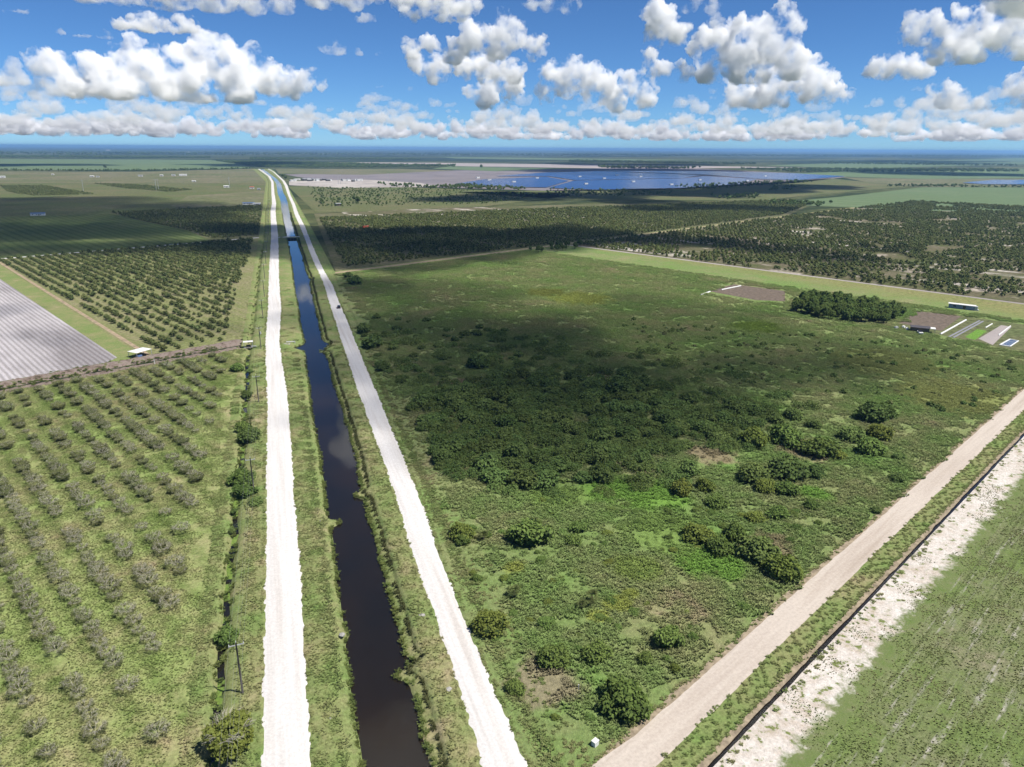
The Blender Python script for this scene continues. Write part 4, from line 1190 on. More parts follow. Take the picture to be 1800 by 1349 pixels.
# ---- shrubs of the wild field: (pixel x, pixel y of its foot, half width in pixels, kind, label)
SH = [(1093, 1245, 47, 'g', 'largest round green shrub, near the junction of dirt road and white road'), (975, 1165, 33, 'g', 'dark green round shrub, left of a pair north of the largest shrub'), (1050, 1155, 31, 'g', 'dark green round shrub, right of a pair north of the largest shrub'),
      (1175, 1132, 32, 'g', 'round green shrub beside the dirt road bend verge'), (1134, 1163, 17, 'g', 'small round shrub below the one beside the dirt road'), (863, 1108, 38, 'y', 'bright green shrub touching the right edge of the white road'),
      (905, 1215, 20, 'g', 'low green shrub beside the white road below the bright one'), (1187, 1180, 11, 'y', 'tiny yellow-green shrub by the dirt road shoulder'), (810, 945, 25, 'y', 'bright yellow-green shrub beside the white road, upper'), (812, 955, 14, 'g', 'small dark shrub in front of the bright roadside shrub'),
      (930, 952, 38, 'g', 'big dark green shrub in the middle of the wild grass'), (1016, 932, 19, 'g', 'upper of two joined green shrubs'), (1008, 955, 20, 'g', 'lower of two joined green shrubs'), (960, 1100, 16, 'g', 'small shrub left of the lime patch'),
      (1290, 946, 24, 'g', 'dark round shrub above the lime green grass'), (1265, 970, 27, 'g', 'dark shrub left below the lime green grass clump'), (1225, 948, 28, 'y', 'bright lime shrub amid lime grass'), (1330, 980, 42, 'd', 'wide dull green shrub right of the lime grass'),
      (1372, 1012, 36, 'y', 'yellowish low shrub near the dirt road'), (1196, 868, 24, 'y', 'yellow-green round shrub in the sunlit belt'), (1238, 862, 19, 'y', 'pale green shrub beside the yellow-green one'), (1260, 890, 26, 'g', 'green round shrub below the pale green one'),
      (1212, 834, 24, 'd', 'grey-green round shrub on the shade line'), (1365, 909, 22, 'g', 'dark round shrub standing alone in pale grass'), (1328, 914, 18, 'y', 'small light shrub left of the lone dark one'), (1425, 893, 17, 'g', 'green shrub toward the dirt road'),
      (1385, 866, 24, 'g', 'green shrub at the foot of the long hedge'), (1345, 862, 22, 'y', 'light shrub at the foot of the long hedge'), (1322, 842, 32, 'd', 'left part of the long dark hedge'), (1385, 835, 44, 'd', 'broad middle of the long dark hedge'), (1428, 838, 24, 'd', 'right end of the long dark hedge'),
      (1322, 780, 28, 'y', 'light green mound, left of the upper row'), (1378, 780, 38, 'g', 'green mound, middle of the upper row'), (1442, 798, 36, 'g', 'dark green mound with yellow side, right of the upper row'), (1470, 806, 15, 'y', 'yellow shrub at the right of the green mound'),
      (1392, 735, 20, 'd', 'round shrub at the thicket corner'), (1362, 742, 17, 'd', 'smaller round shrub at the thicket corner'), (1496, 772, 24, 'd', 'dark shrub, left of three on the pale slope'), (1530, 796, 34, 'g', 'green shrub, lowest of three on the pale slope'),
      (1546, 770, 28, 'y', 'yellow-green shrub, right of three on the pale slope'), (1580, 806, 12, 'd', 'small dark shrub alone on pale grass'), (1530, 738, 34, 'd', 'wide dark shrub near the dry shrubs'), (1556, 732, 22, 'd', 'dark shrub joined to the wide one'), (1432, 752, 15, 'd', 'low shrub between thicket and dry shrubs'),
      (1332, 750, 18, 'd', 'low green shrub under the thicket edge'), (1170, 645, 12, 'd', 'single dark round bush in the shaded grass'), (1085, 690, 32, 'd', 'round dark bush at the top of the thicket'), (840, 645, 26, 'd', 'dark bush left of the shaded meadow'), (655, 610, 20, 'd', 'large dark bush beside the white road in shade'),
      (640, 585, 15, 'd', 'dark bush beside the white road, upper'), (672, 650, 15, 'd', 'round bush beside the white road in shade, lower'), (625, 500, 15, 'd', 'bush near the cross road corner'), (612, 488, 11, 'd', 'dark tree at the cross road corner'),
      (1540, 900, 10, 'd', 'tiny dark shrub by the dirt road'), (1576, 845, 14, 'd', 'small shrub in pale grass near the dirt road')]
pool = {'g': SHRUBS, 'y': SHRUBS_Y, 'd': THICKET}
for (px, py, r, k, lb) in SH:
    p = G(px, py); dep = abs((np.array((p[0], p[1], -CAM_H)) @ CM)[2])
    m_ = r_.choice(pool[k])
    plant('shrub', [('foliage', m_)], p, r / FPX * dep, lb, 'shrub', 'shrubs of the wild field', sz=r_.uniform(0.85, 1.05))
th = belt(PX((690, 735), (745, 700), (900, 660), (1050, 660), (1250, 705), (1335, 715), (1280, 780), (1180, 795), (1130, 835), (960, 860), (800, 840), (730, 790)), 290, rs)
th = th[th[:, 0] > np.interp(th[:, 1], RO_Y, RO_X) + 5]
for p in th:
    s_ = r_.uniform(2.2, 5.0); q_ = uv(p)
    plant('thicket_shrub', [('foliage', r_.choice(THICKET))], p, s_, '%s dark shrub in the %s, %s part of the shaded thicket in mid field' % ('small' if s_ < 3 else 'medium' if s_ < 4 else 'large', 'roadside' if p[0] < 85 else 'middle' if p[0] < 150 else 'outer', 'front' if q_[1] < 130 else 'rear'), 'shrub', 'shrubs of the shaded thicket', sz=r_.uniform(0.7, 1.0))
UG = [leafy_chunk('undergrowth', 7, 12, 1.1, M_leafD, rs, 110) for _ in range(2)]
ug = belt(PX((690, 735), (745, 700), (900, 655), (1050, 655), (1250, 700), (1335, 715), (1280, 780), (1180, 795), (1130, 840), (960, 865), (800, 845), (730, 790)), 150, rs)
ug = np.concatenate([ug, belt(PX((645, 590), (800, 580), (1100, 610), (1330, 660), (1420, 720), (1330, 800), (1160, 870), (960, 900), (790, 880), (700, 800)), 170, rs)])
ug = ug[ug[:, 0] > np.interp(ug[:, 1], RO_Y, RO_X) + 6]
scatter_xy('thicket_undergrowth', UG, ug, 0.0, 0.8, 1.3, 'low dark green undergrowth between the thicket shrubs', 'undergrowth', rs)
for p in belt(PX((630, 560), (760, 560), (1000, 600), (1050, 650), (800, 690), (700, 700), (655, 640)), 70, rs):
    plant('meadow_shrub', [('foliage', r_.choice(THICKET))], p, r_.uniform(1.2, 3.4), 'low green shrub in the shaded meadow between white road and thicket', 'shrub', 'low shrubs of the shaded meadow', sz=r_.uniform(0.6, 0.9))
dry = belt(PX((1080, 560), (1300, 580), (1560, 600), (1790, 640), (1795, 680), (1700, 730), (1590, 740), (1480, 700), (1300, 680), (1150, 640)), 290, rs)
for p in dry:
    i_ = r_.randrange(3); q_ = uv(p)
    plant('dry_shrub', [('foliage', SMALL[i_])], p, r_.uniform(0.8, 1.9), 'small %s shrub dotted on the slope %s' % (('dark green', 'olive grey', 'dark green')[i_], 'beside the dirt road' if q_[1] < 90 else 'just below the farm plots' if q_[0] > 330 else 'right of the thicket' if q_[1] < 170 else 'behind the thicket'), 'shrub', 'small scattered shrubs', sz=r_.uniform(0.6, 1.0))
sp = belt(PX((800, 900), (1000, 870), (1400, 900), (1480, 930), (1250, 1120), (1100, 1280), (980, 1330), (870, 1150)), 110, rs)
for p in sp:
    plant('weed_clump', [('foliage', r_.choice(SHRUBS[:3] + SHRUBS_Y[:1]))], p, r_.uniform(0.7, 1.5), 'low green weed clump in the rough grass between white road and dirt road', 'plant', 'low weed clumps in the rough grass', sz=r_.uniform(0.5, 0.8))

# ---- along the roadside ditch
for (px, py, r, k, lb, z_) in [(398, 1125, 24, 'g', 'green bush over the ditch above the near pole', 1.0), (436, 775, 22, 'd', 'dark round bush over the ditch below the palm', 1.0), (428, 760, 18, 'g', 'green bush behind the ditch palm', 1.0), (424, 850, 26, 'g', 'tall dark green bush beside the second pole', 1.1), (432, 870, 22, 'g', 'lower dark bush beside the second pole', 0.9),
                               (450, 885, 16, 'd', 'flat green bush at the foot of the second pole', 0.7), (418, 652, 13, 'g', 'round bush at the orchard end by the pump shelter', 1.1), (434, 698, 10, 'd', 'small bush on the ditch by the third pole', 1.0), (412, 900, 8, 'd', 'dark weed bush in the ditch', 0.8), (408, 935, 9, 'd', 'dark bush over the algae', 0.8), (440, 655, 8, 'd', 'low bush at the top of the ditch', 0.8)]:
    p = G(px, py); dep = abs((np.array((p[0], p[1], -CAM_H)) @ CM)[2])
    plant('ditch_bush', [('foliage', r_.choice(pool[k]))], p, r / FPX * dep, lb, 'bush', 'bushes along the roadside ditch', sz=z_)
p = G(408, 1318)
t_ = empty('ditch_tree', (p[0], p[1], 0)); tag(t_, 'big yellow-green tree with bare grey crown top beside the left road', 'tree')
b_, _ = branches(rg, 5.6, 4.0, 7, 6, 5, 0.16, 0.18); link('trunk', b_.mesh('trunk', M_bark), t_)
L_ = [(x * 4.4, y * 4.4, z * 5.2 + 0.6, r * 4.2) for x, y, z, r in shrub_lobes(rg, 1.0, 0.95, 9) if not (abs(x) < 0.25 and abs(y) < 0.25 and z > 0.55)]
v_, f_ = leaf_cloud(L_, 4200, 0.26, rg, inner=0.72); link('crown', mesh('crown', v_, f_, M_leafY), t_)
for (px, py, s, lb) in [(441, 752, 2.4, 'small fan palm over the roadside ditch'), (904, 1050, 1.7, 'small fan palm near the white road in rough grass'), (1040, 1062, 1.9, 'fan palm between white road and dirt road by the lime patch'), (850, 950, 1.5, 'pale fan palm beside the bright roadside shrub'), (1022, 1070, 1.3, 'smaller fan palm left of the lime patch palm')]:
    plant('fan_palm', [('trunk', PALM_TRUNK), ('fronds', PALMS[r_.randrange(2)])], G(px, py), s, lb, 'palm', 'fan palms')

# ------------------------------------------------------------------ built things
M_white = plain('white_paint', (0.62, 0.62, 0.60), 0.5, 0.3, var=0.06)
M_metal = plain('galvanised_metal', (0.42, 0.43, 0.44), 0.45, 0.4, 0.3)
M_pole = plain('dark_pole_timber', (0.06, 0.055, 0.05), 0.85, 0.2, var=0.25)
M_wire = plain('wire_metal', (0.3, 0.3, 0.3), 0.5, 0.4, 0.4)
M_blackp = plain('black_paint', (0.015, 0.015, 0.017), 0.25, 0.5, var=0.05)
M_glass = plain('dark_glass', (0.02, 0.024, 0.03), 0.08, 0.5, var=0.02)
M_rubber = plain('rubber', (0.02, 0.02, 0.02), 0.9, 0.1)
M_conc = plain('concrete', (0.30, 0.29, 0.27), 0.9, 0.1, var=0.25)
M_blue = plain('blue_sheet', (0.10, 0.16, 0.32), 0.5, 0.3)
M_greyblue = plain('blue_grey_cladding', (0.20, 0.24, 0.33), 0.5, 0.3)
M_cloth = plain('grey_cloth', (0.19, 0.19, 0.215), 0.8, 0.2)
M_red = plain('red_paint', (0.42, 0.09, 0.05), 0.5, 0.3)
M_brown = plain('brown_timber', (0.14, 0.10, 0.07), 0.8, 0.1)
M_void = plain('dark_opening', (0.01, 0.01, 0.01), 1, 0)
M_light = plain('lamp_glass', (0.7, 0.7, 0.65), 0.2, 0.5)
M_tail = plain('tail_lamp', (0.4, 0.02, 0.02), 0.2, 0.5)

# power poles along the left road
POLE_PX = [(427, 1220), (447, 868), (455, 708), (459, 614), (462.5, 560), (465, 522)]
pole_xy = [G(*q) for q in POLE_PX]
pole_xy = [pole_xy[0] + (pole_xy[0] - pole_xy[1])] + pole_xy
while pole_xy[-1][1] < 1250:
    yn = pole_xy[-1][1] + 69.0
    pole_xy.append(np.array((np.interp(yn, ST, X['LL']) - 2.6, yn)))
PH = 10.6
pm = MB().tube([(0, 0, -0.3), (0, 0, PH)], [0.19, 0.13], 8).mesh('pole', M_pole, True)
am = MB().box((0, 0, PH - 0.55), (2.5, 0.13, 0.14)).mesh('crossarm', M_metal)
im = MB().tube([(0, 0, 0), (0, 0, 0.16), (0, 0, 0.17), (0, 0, 0.32)], [0.05, 0.05, 0.085, 0.05], 6).mesh('insulator', M_white)
tm = MB().tube([(0, 0, PH), (0, 0, PH + 0.35)], [0.06, 0.05], 6).mesh('top_pin', M_white)
names = ['nearest', 'second', 'third', 'fourth', 'fifth', 'sixth'] + [ORD[i] for i in range(6, 18)]
for i, p in enumerate(pole_xy):
    if i == 0: continue
    o = empty('utility_pole', (p[0], p[1], 0.05), R(4))
    tag(o, 'dark power pole with crossarm beside the left road, %s from the camera' % names[min(i - 1, 17)], 'utility pole', 'power poles beside the left road')
    link('pole', pm, o); link('crossarm', am, o); link('top_pin', tm, o)
    for sx in (-1.15, 1.15): link('insulator', im, o, (sx, 0, PH - 0.48))
    if i == 4:
        for k in range(3): MB().tube([(0.35, 0.1 * k, 7.2), (0.35, 0.1 * k, 8.2)], 0.22, 8).build('transformer', M_metal, o, loc=(0.1 * k, 0.25 * k - 0.25, 0))
for (dx, dz, lb) in ((-1.15, PH - 0.15, 'left'), (0.0, PH + 0.35, 'top'), (1.15, PH - 0.15, 'right'), (0.0, PH - 2.6, 'lower neutral')):
    b = MB()
    for a, c in zip(pole_xy, pole_xy[1:]):
        pts = []
        for k in range(9):
            q = k / 8; pts.append((a[0] + (c[0] - a[0]) * q + dx, a[1] + (c[1] - a[1]) * q, dz + 0.05 - 1.1 * 4 * q * (1 - q)))
        b.tube(pts, 0.009, 3, False)
    tag(b.build('power_wire', M_wire), 'thin grey %s wire strung from pole to pole beside the left road' % lb, 'wire', 'wires of the power line')

# tall far transmission poles
for i, (px, py, lb) in enumerate([(147, 337, 'pale tall pole left of the dark far grove'), (275, 335, 'pale tall pole by the long dark grove'), (279, 335, 'twin pale pole by the long dark grove'), (404, 331, 'pale tall pole beside the white farm shed'), (595, 324, 'tall pole at the white yard, left'), (599, 324, 'tall pole at the white yard, right'), (683, 321, 'thin tall pole on the bare ground')]):
    p = G(px, py); o = empty('transmission_pole', (p[0], p[1], 0)); tag(o, lb, 'pole', 'tall far poles')
    MB().tube([(0, 0, 0), (0, 0, 24)], [0.5, 0.3], 6).build('pole', M_metal, o); MB().box((0, 0, 22), (6, 0.35, 0.35)).build('crossarm', M_metal, o)


def shelter(name, p, rz, lx, ly, h, hip, label, roofmat, cat='shelter'):
    o = empty(name, (p[0], p[1], 0.0), rz); tag(o, label, cat)
    rf = MB().add([(-lx / 2, -ly / 2, h), (lx / 2, -ly / 2, h), (lx / 2, ly / 2, h), (-lx / 2, ly / 2, h), (-lx * 0.12, 0, h + hip), (lx * 0.12, 0, h + hip)], [(0, 1, 5, 4), (1, 2, 5), (2, 3, 4, 5), (3, 0, 4), (3, 2, 1, 0)])
    rf.build('roof', roofmat, o)
    for sx in (-1, 1):
        for sy in (-1, 1): MB().box((sx * (lx / 2 - 0.3), sy * (ly / 2 - 0.3), h / 2), (0.16, 0.16, h - 0.02)).build('post', M_metal, o)
    return o


ROT = math.atan2(UY, UX)
o = shelter('canopy_shelter', G(247, 626), ROT + R(20), 8.0, 6.2, 2.7, 0.7, 'white pitched canopy on posts at the corner of the mulched field', M_white)
p = G(249, 628)
bx = empty('stacked_crates', (p[0], p[1], 0), ROT + R(20)); tag(bx, 'dark blue crates stacked under the white canopy', 'crates')
MB().box((-1.2, 0, 0.6), (2.2, 1.6, 1.2)).build('crate', M_blue, bx); MB().box((1.3, 0.3, 0.45), (1.8, 1.4, 0.9)).build('crate', M_void, bx)
p = G(259, 629)
tag(MB().box((0, 0, 0.4), (2.2, 1.2, 0.1)).box((-0.9, 0, 0.17), (0.1, 1, 0.36)).box((0.9, 0, 0.17), (0.1, 1, 0.36)).build('work_bench', M_conc, loc=(p[0], p[1], 0), rz=ROT), 'pale low bench beside the white canopy', 'bench')
p = G(272, 641); o = empty('marker_post', (p[0], p[1], 0)); tag(o, 'white marker post on the spoil bank near the canopy', 'post')
MB().tube([(0, 0, 0), (0, 0, 2.0)], 0.14, 6).build('post', M_white, o); MB().box((0, 0, 2.08), (0.36, 0.36, 0.12)).build('cap', M_white, o)
# pump shelter beside the left road
o = shelter('pump_shelter', G(437, 611), R(2), 4.4, 3.0, 2.9, 0.12, 'small white flat roof on posts over a pump beside the left road', M_white)
MB().box((0, 0, 0.6), (2.0, 1.4, 1.2)).build('pump', M_pole, o); MB().tube([(1.0, 0, 0.5), (3.2, -0.2, 0.4), (4.2, -0.3, -0.3)], 0.22, 8).build('pipe', M_metal, o); MB().box((0, 0, 0.06), (3.6, 2.4, 0.12)).build('slab', M_conc, o)
# outfall between left road and canal
y0 = G(520, 604)[1]
xo = np.interp(y0, ST, X['LR'])
o = empty('outfall', (xo + 4.4, y0, 0), 0); tag(o, 'culvert outfall with white rail and rubble between left road and canal', 'outfall')
MB().box((0.6, 1.2, 0.75), (4.2, 0.35, 0.3)).build('rail', M_white, o)
for sx in (-1.2, 2.4): MB().box((sx, 1.2, 0.1), (0.25, 0.25, 1.0)).build('post', M_conc, o)
MB().box((0.6, 0.9, -0.5), (4.6, 0.4, 1.2)).build('headwall', M_conc, o)
MB().tube([(0.6, 0.8, -0.7), (0.6, 0.2, -0.7)], 0.6, 12).build('culvert_pipe', M_void, o)
rr = np.random.default_rng(3)
for k in range(26):
    s = rr.uniform(0.25, 0.6); V_, F_ = ico(1)
    V_ = V_ * rr.uniform(0.75, 1.2, (len(V_), 1)) * s * np.array((1, 1, 0.7))
    link('rock', mesh('rock', V_, F_, M_conc), o, (rr.uniform(-2.6, 0.2), rr.uniform(-1.6, 0.6), rr.uniform(-0.1, 0.25)), rr.uniform(0, 6))
# culvert bridge across the canal
yb = G(513, 417)[1]
xl, xr = np.interp(yb, ST, X['LR']), np.interp(yb, ST, X['RL'])
o = empty('culvert_bridge', ((xl + xr) / 2, yb, 0)); tag(o, 'earth crossing over the canal with three dark culvert openings', 'bridge')
w = xr - xl
MB().add([(-w / 2 - 1, -3.0, 0.22), (w / 2 + 1, -3.0, 0.22), (w / 2 + 1, 3.0, 0.22), (-w / 2 - 1, 3.0, 0.22)], [(0, 1, 2, 3)]).build('roadway', M_road, o)
cw = np.interp(yb, ST, X['CR']) - np.interp(yb, ST, X['CL']); cx = (np.interp(yb, ST, X['CR']) + np.interp(yb, ST, X['CL'])) / 2 - (xl + xr) / 2
vb = []
for (yy, zz) in ((-11.5, -1.6), (-10.5, -1.0), (-8, -0.2), (-4, 0.18), (4, 0.18), (8, -0.2), (10.5, -1.0), (11.5, -1.6)):
    vb += [(cx - cw / 2 - 4, yy, zz), (cx, yy, zz), (cx + cw / 2 + 4, yy, zz)]
MB().add(vb, [(3 * a + i, 3 * a + i + 1, 3 * a + i + 4, 3 * a + i + 3) for a in range(7) for i in (0, 1)]).build('embankment', M_verge, o)
MB().box((cx, -11.2, -0.75), (9.2, 0.5, 2.2)).build('headwall', M_pole, o)
for k in (-1, 0, 1):
    MB().tube([(cx + k * 2.7, -10.9, -0.75), (cx + k * 2.7, -11.55, -0.75)], 1.05, 14).build('culvert_mouth', M_void, o)
    MB().box((cx + k * 2.7, -11.3, 0.42), (2.2, 0.25, 0.14)).build('gate_beam', M_conc, o)

# the car on the right road
p = G(597.5, 542); a_ = math.atan2(34.2 - 38, 270 - 420)
car = empty('parked_car', (p[0] - 0.6, p[1], 0.17), R(-2)); tag(car, 'black car at the right edge of the right white road', 'car')


def prism(prof, w, inset=0.0):
    n = len(prof)
    v = [(-w / 2 + (inset if z > 1.0 else 0), y, z) for y, z in prof] + [(w / 2 - (inset if z > 1.0 else 0), y, z) for y, z in prof]
    return v, [tuple(range(n))[::-1], tuple(range(n, 2 * n))] + [(i, (i + 1) % n, n + (i + 1) % n, n + i) for i in range(n)]


MB().add(*prism([(-2.3, 0.35), (2.3, 0.35), (2.35, 0.7), (2.2, 0.95), (1.1, 1.02), (-2.1, 1.05), (-2.35, 0.8)], 1.84)).build('body', M_blackp, car)
cb = MB().add(*prism([(1.1, 1.02), (0.45, 1.6), (-1.7, 1.64), (-2.15, 1.05)], 1.7, 0.14)).build('cabin', M_blackp, car)
MB().add([(-0.7, 1.12, 1.06), (0.7, 1.12, 1.06), (0.62, 0.52, 1.57), (-0.62, 0.52, 1.57)], [(0, 1, 2, 3)]).build('windscreen', M_glass, cb)
MB().add([(0.7, -2.17, 1.1), (-0.7, -2.17, 1.1), (-0.6, -1.78, 1.58), (0.6, -1.78, 1.58)], [(0, 1, 2, 3)]).build('rear_window', M_glass, cb)
for s in (-1, 1): MB().add([(s * 0.853, 0.95, 1.08), (s * 0.853, -1.95, 1.1), (s * 0.72, -1.6, 1.56), (s * 0.72, 0.42, 1.54)], [(0, 1, 2, 3)] if s < 0 else [(3, 2, 1, 0)]).build('side_window', M_glass, cb)
for sx in (-1, 1):
    for yy in (-1.45, 1.4):
        w_ = MB().tube([(sx * 0.72, yy, 0.34), (sx * 0.95, yy, 0.34)], 0.35, 14).build('wheel', M_rubber, car); MB().tube([(sx * 0.94, yy, 0.34), (sx * 0.965, yy, 0.34)], 0.2, 10).build('rim', M_metal, w_)
    MB().box((sx * 0.66, 2.31, 0.75), (0.36, 0.08, 0.16)).build('headlight', M_light, car); MB().box((sx * 0.7, -2.33, 0.82), (0.3, 0.06, 0.2)).build('tail_light', M_tail, car)

# pale stones on the banks
rr = np.random.default_rng(8)
for k, (px, py, s_, lb) in enumerate([(565, 1092, 0.55, 'pale limestone lump on the left canal bank, upper'), (601, 1118, 0.7, 'pale limestone lump at the left water edge'), (581, 1266, 0.45, 'small pale stone low on the left canal bank'), (578, 1276, 0.4, 'smaller pale stone beside the low one on the left bank'),
                                      (742, 1084, 0.8, 'flat pale stone on the right bank beside the white road'), (788, 1214, 0.7, 'flat pale stone on the right bank, lower'), (518, 680, 0.5, 'white stone near the outfall bank'), (563, 918, 0.4, 'white stone by the left bank spit')]):
    p = G(px, py, -0.1); V_, F_ = ico(1); V_ = V_ * rr.uniform(0.7, 1.25, (len(V_), 1)) * s_ * np.array((1.2, 1, 0.45))
    tag(link('limestone_rock', mesh('limestone_rock', V_, F_, M_conc), None, (p[0], p[1], 0.15), rr.uniform(0, 6)), lb, 'rock', 'pale stones on the banks')

# white box by the junction
p = G(1046, 1310); o = empty('utility_box', (p[0], p[1], 0), R(25)); tag(o, 'white utility box tilted in the grass by the road junction', 'box')
MB().box((0, 0, 0.42), (0.95, 0.75, 0.84)).build('body', M_white, o); MB().box((0, 0, 0.9), (1.05, 0.85, 0.1)).build('lid', M_white, o)
p = G(1017, 1213); tag(MB().tube([(0, 0, 0), (0, 0, 1.1)], 0.05, 5).box((0, 0, 1.05), (0.12, 0.12, 0.16)).build('survey_stake', M_white, loc=(p[0], p[1], 0)), 'thin white stake left of the largest shrub', 'stake')


def house(name, p, rz, lx, ly, h, rise, wall, roof, label, group=None, win=2, cat='building'):
    o = empty(name, (p[0], p[1], 0), rz); tag(o, label, cat, group)
    MB().box((0, 0, h / 2), (lx, ly, h)).build('wall', wall, o)
    e = 0.4
    MB().add([(-lx / 2 - e, -ly / 2 - e, h - 0.05), (lx / 2 + e, -ly / 2 - e, h - 0.05), (lx / 2 + e, ly / 2 + e, h - 0.05), (-lx / 2 - e, ly / 2 + e, h - 0.05), (-lx / 2 - e, 0, h + rise), (lx / 2 + e, 0, h + rise)],
             [(0, 1, 5, 4), (2, 3, 4, 5), (1, 2, 5), (3, 0, 4), (3, 2, 1, 0)]).build('roof', roof, o)
    MB().box((lx * 0.1, -ly / 2 - 0.03, min(h, 2.2) / 2), (1.2, 0.08, min(h, 2.1))).build('door', M_brown, o)
    for k in range(win): MB().box((-lx / 2 + lx * (k + 0.6) / (win + 0.6), -ly / 2 - 0.03, h * 0.55), (min(1.4, lx * 0.12), 0.08, h * 0.3)).build('window', M_glass, o)
    return o


# long shed on the meadow
p = G(1690, 543); o = house('long_shed', p, -R(64) + R(8), 13.5, 3.0, 2.7, 0.4, M_greyblue, M_white, 'long blue-grey shed with white roof alone on the yellow meadow', cat='shed')
MB().box((7.5, -0.2, 1.2), (1.3, 2.4, 2.4)).build('end_cabinet', M_metal, o); MB().box((8.5, -0.6, 0.4), (0.5, 1.4, 0.8)).build('end_step', M_white, o)
# farm hut among the beds
p = G(1616, 583); o = house('farm_hut', p, ROT - R(70), 8.5, 5.0, 2.6, 0.6, M_brown, plain('dark_roof', (0.07, 0.065, 0.075), 0.7, 0.2), 'low dark-roofed hut among the farm beds', cat='hut', win=1)
MB().box((5.6, 0.2, 2.35), (3.0, 4.4, 0.12)).build('awning', M_white, o); MB().box((6.9, -1.8, 1.15), (0.12, 0.12, 2.3)).build('post', M_metal, o); MB().box((6.9, 2.2, 1.15), (0.12, 0.12, 2.3)).build('post', M_metal, o)
p = G(1617, 587); o = empty('pickup_truck', (p[0], p[1], 0), ROT - R(60)); tag(o, 'white pickup truck parked in front of the dark farm hut', 'truck')
MB().add(*prism([(-2.6, 0.45), (2.6, 0.45), (2.6, 1.0), (1.2, 1.1), (-2.6, 1.1)], 1.9)).build('body', M_white, o)
MB().add(*prism([(1.2, 1.1), (0.6, 1.75), (-0.7, 1.75), (-0.9, 1.1)], 1.75, 0.12)).build('cabin', M_glass, o)
for sx in (-1, 1):
    for yy in (-1.7, 1.7): MB().tube([(sx * 0.72, yy, 0.38), (sx * 0.97, yy, 0.38)], 0.38, 12).build('wheel', M_rubber, o)


def strip(name, a, b, wpx, mat, label, h=0.5, cat='row cover', group=None):
    """a low rounded tunnel lying along a bed"""
    A, B = G(*a), G(*b); d = (B - A) / np.linalg.norm(B - A); s = np.array((-d[1], d[0]))
    mb = MB(); n = 10; v = []
    for i in range(n + 1):
        c = A + (B - A) * i / n
        for k in range(5):
            w = math.pi * k / 4; q = c + s * math.cos(w) * wpx / 2; v.append((q[0], q[1], 0.05 + math.sin(w) * h * (1 + 0.1 * math.sin(i * 2.2))))
    f = [(i * 5 + k, i * 5 + k + 1, (i + 1) * 5 + k + 1, (i + 1) * 5 + k) for i in range(n) for k in range(4)]
    f += [tuple(range(5)), tuple(n * 5 + k for k in reversed(range(5)))]
    return tag(mb.add(v, f).build(name, mat, smooth=False), label, cat, group)


strip('row_cover', (1653, 588), (1698, 563), 0.9, M_white, 'long white row cover beside the dark-roofed hut')
strip('ground_cloth', (1667, 593), (1722, 564), 1.1, M_cloth, 'left of two grey cloth rows beside the white row cover', 0.12, 'ground cloth', 'grey cloth rows')
strip('ground_cloth', (1675, 594), (1728, 565), 1.1, M_cloth, 'right of two grey cloth rows beside the white row cover', 0.12, 'ground cloth', 'grey cloth rows')
strip('row_cover', (1268, 510), (1302, 503), 1.0, M_white, 'white row cover on the tilled plot left of the dense tree block')
strip('row_cover', (1232, 519), (1248, 513), 1.2, M_white, 'short white row cover at the left corner of the tilled plot')
strip('row_cover', (1732, 577), (1744, 570), 0.6, M_white, 'short white row cover above the bright lawn plot')
strip('row_cover', (1755, 590), (1776, 574), 0.6, M_white, 'thin white row cover right of the pale plot')
p = [G(*q) for q in ((1757, 607), (1775, 597), (1790, 600), (1775, 610))]
c = sum(p) / 4
o = empty('lined_pond', (c[0], c[1], 0)); tag(o, 'small blue lined pond with white rims at the end of the farm plots', 'pond')
MB().add([(q[0] - c[0], q[1] - c[1], 0.09) for q in p], [(0, 1, 2, 3)]).build('water', plain('pond_blue', (0.015, 0.05, 0.14), 0.08, 0.5, var=0.02), o)
for i in range(4):
    a_, b_ = p[i] - c, p[(i + 1) % 4] - c
    MB().tube([(a_[0], a_[1], 0.1), (b_[0], b_[1], 0.1)], 0.35, 5).build('rim', M_white, o)
for i, (px, py) in enumerate(((1575, 578), (1588, 577), (1594, 580))):
    p = G(px, py); tag(MB().box((0, 0, 0.5), (2.2, 1.4, 1.0), 0.85).box((0.2, 0.1, 1.12), (1.2, 0.9, 0.24)).build('storage_bin', M_white if i else M_metal, loc=(p[0], p[1], 0), rz=0.4 * i), ('grey', 'left white', 'right white')[i] + ' storage bin left of the dark farm hut', 'bin', 'bins by the hut')

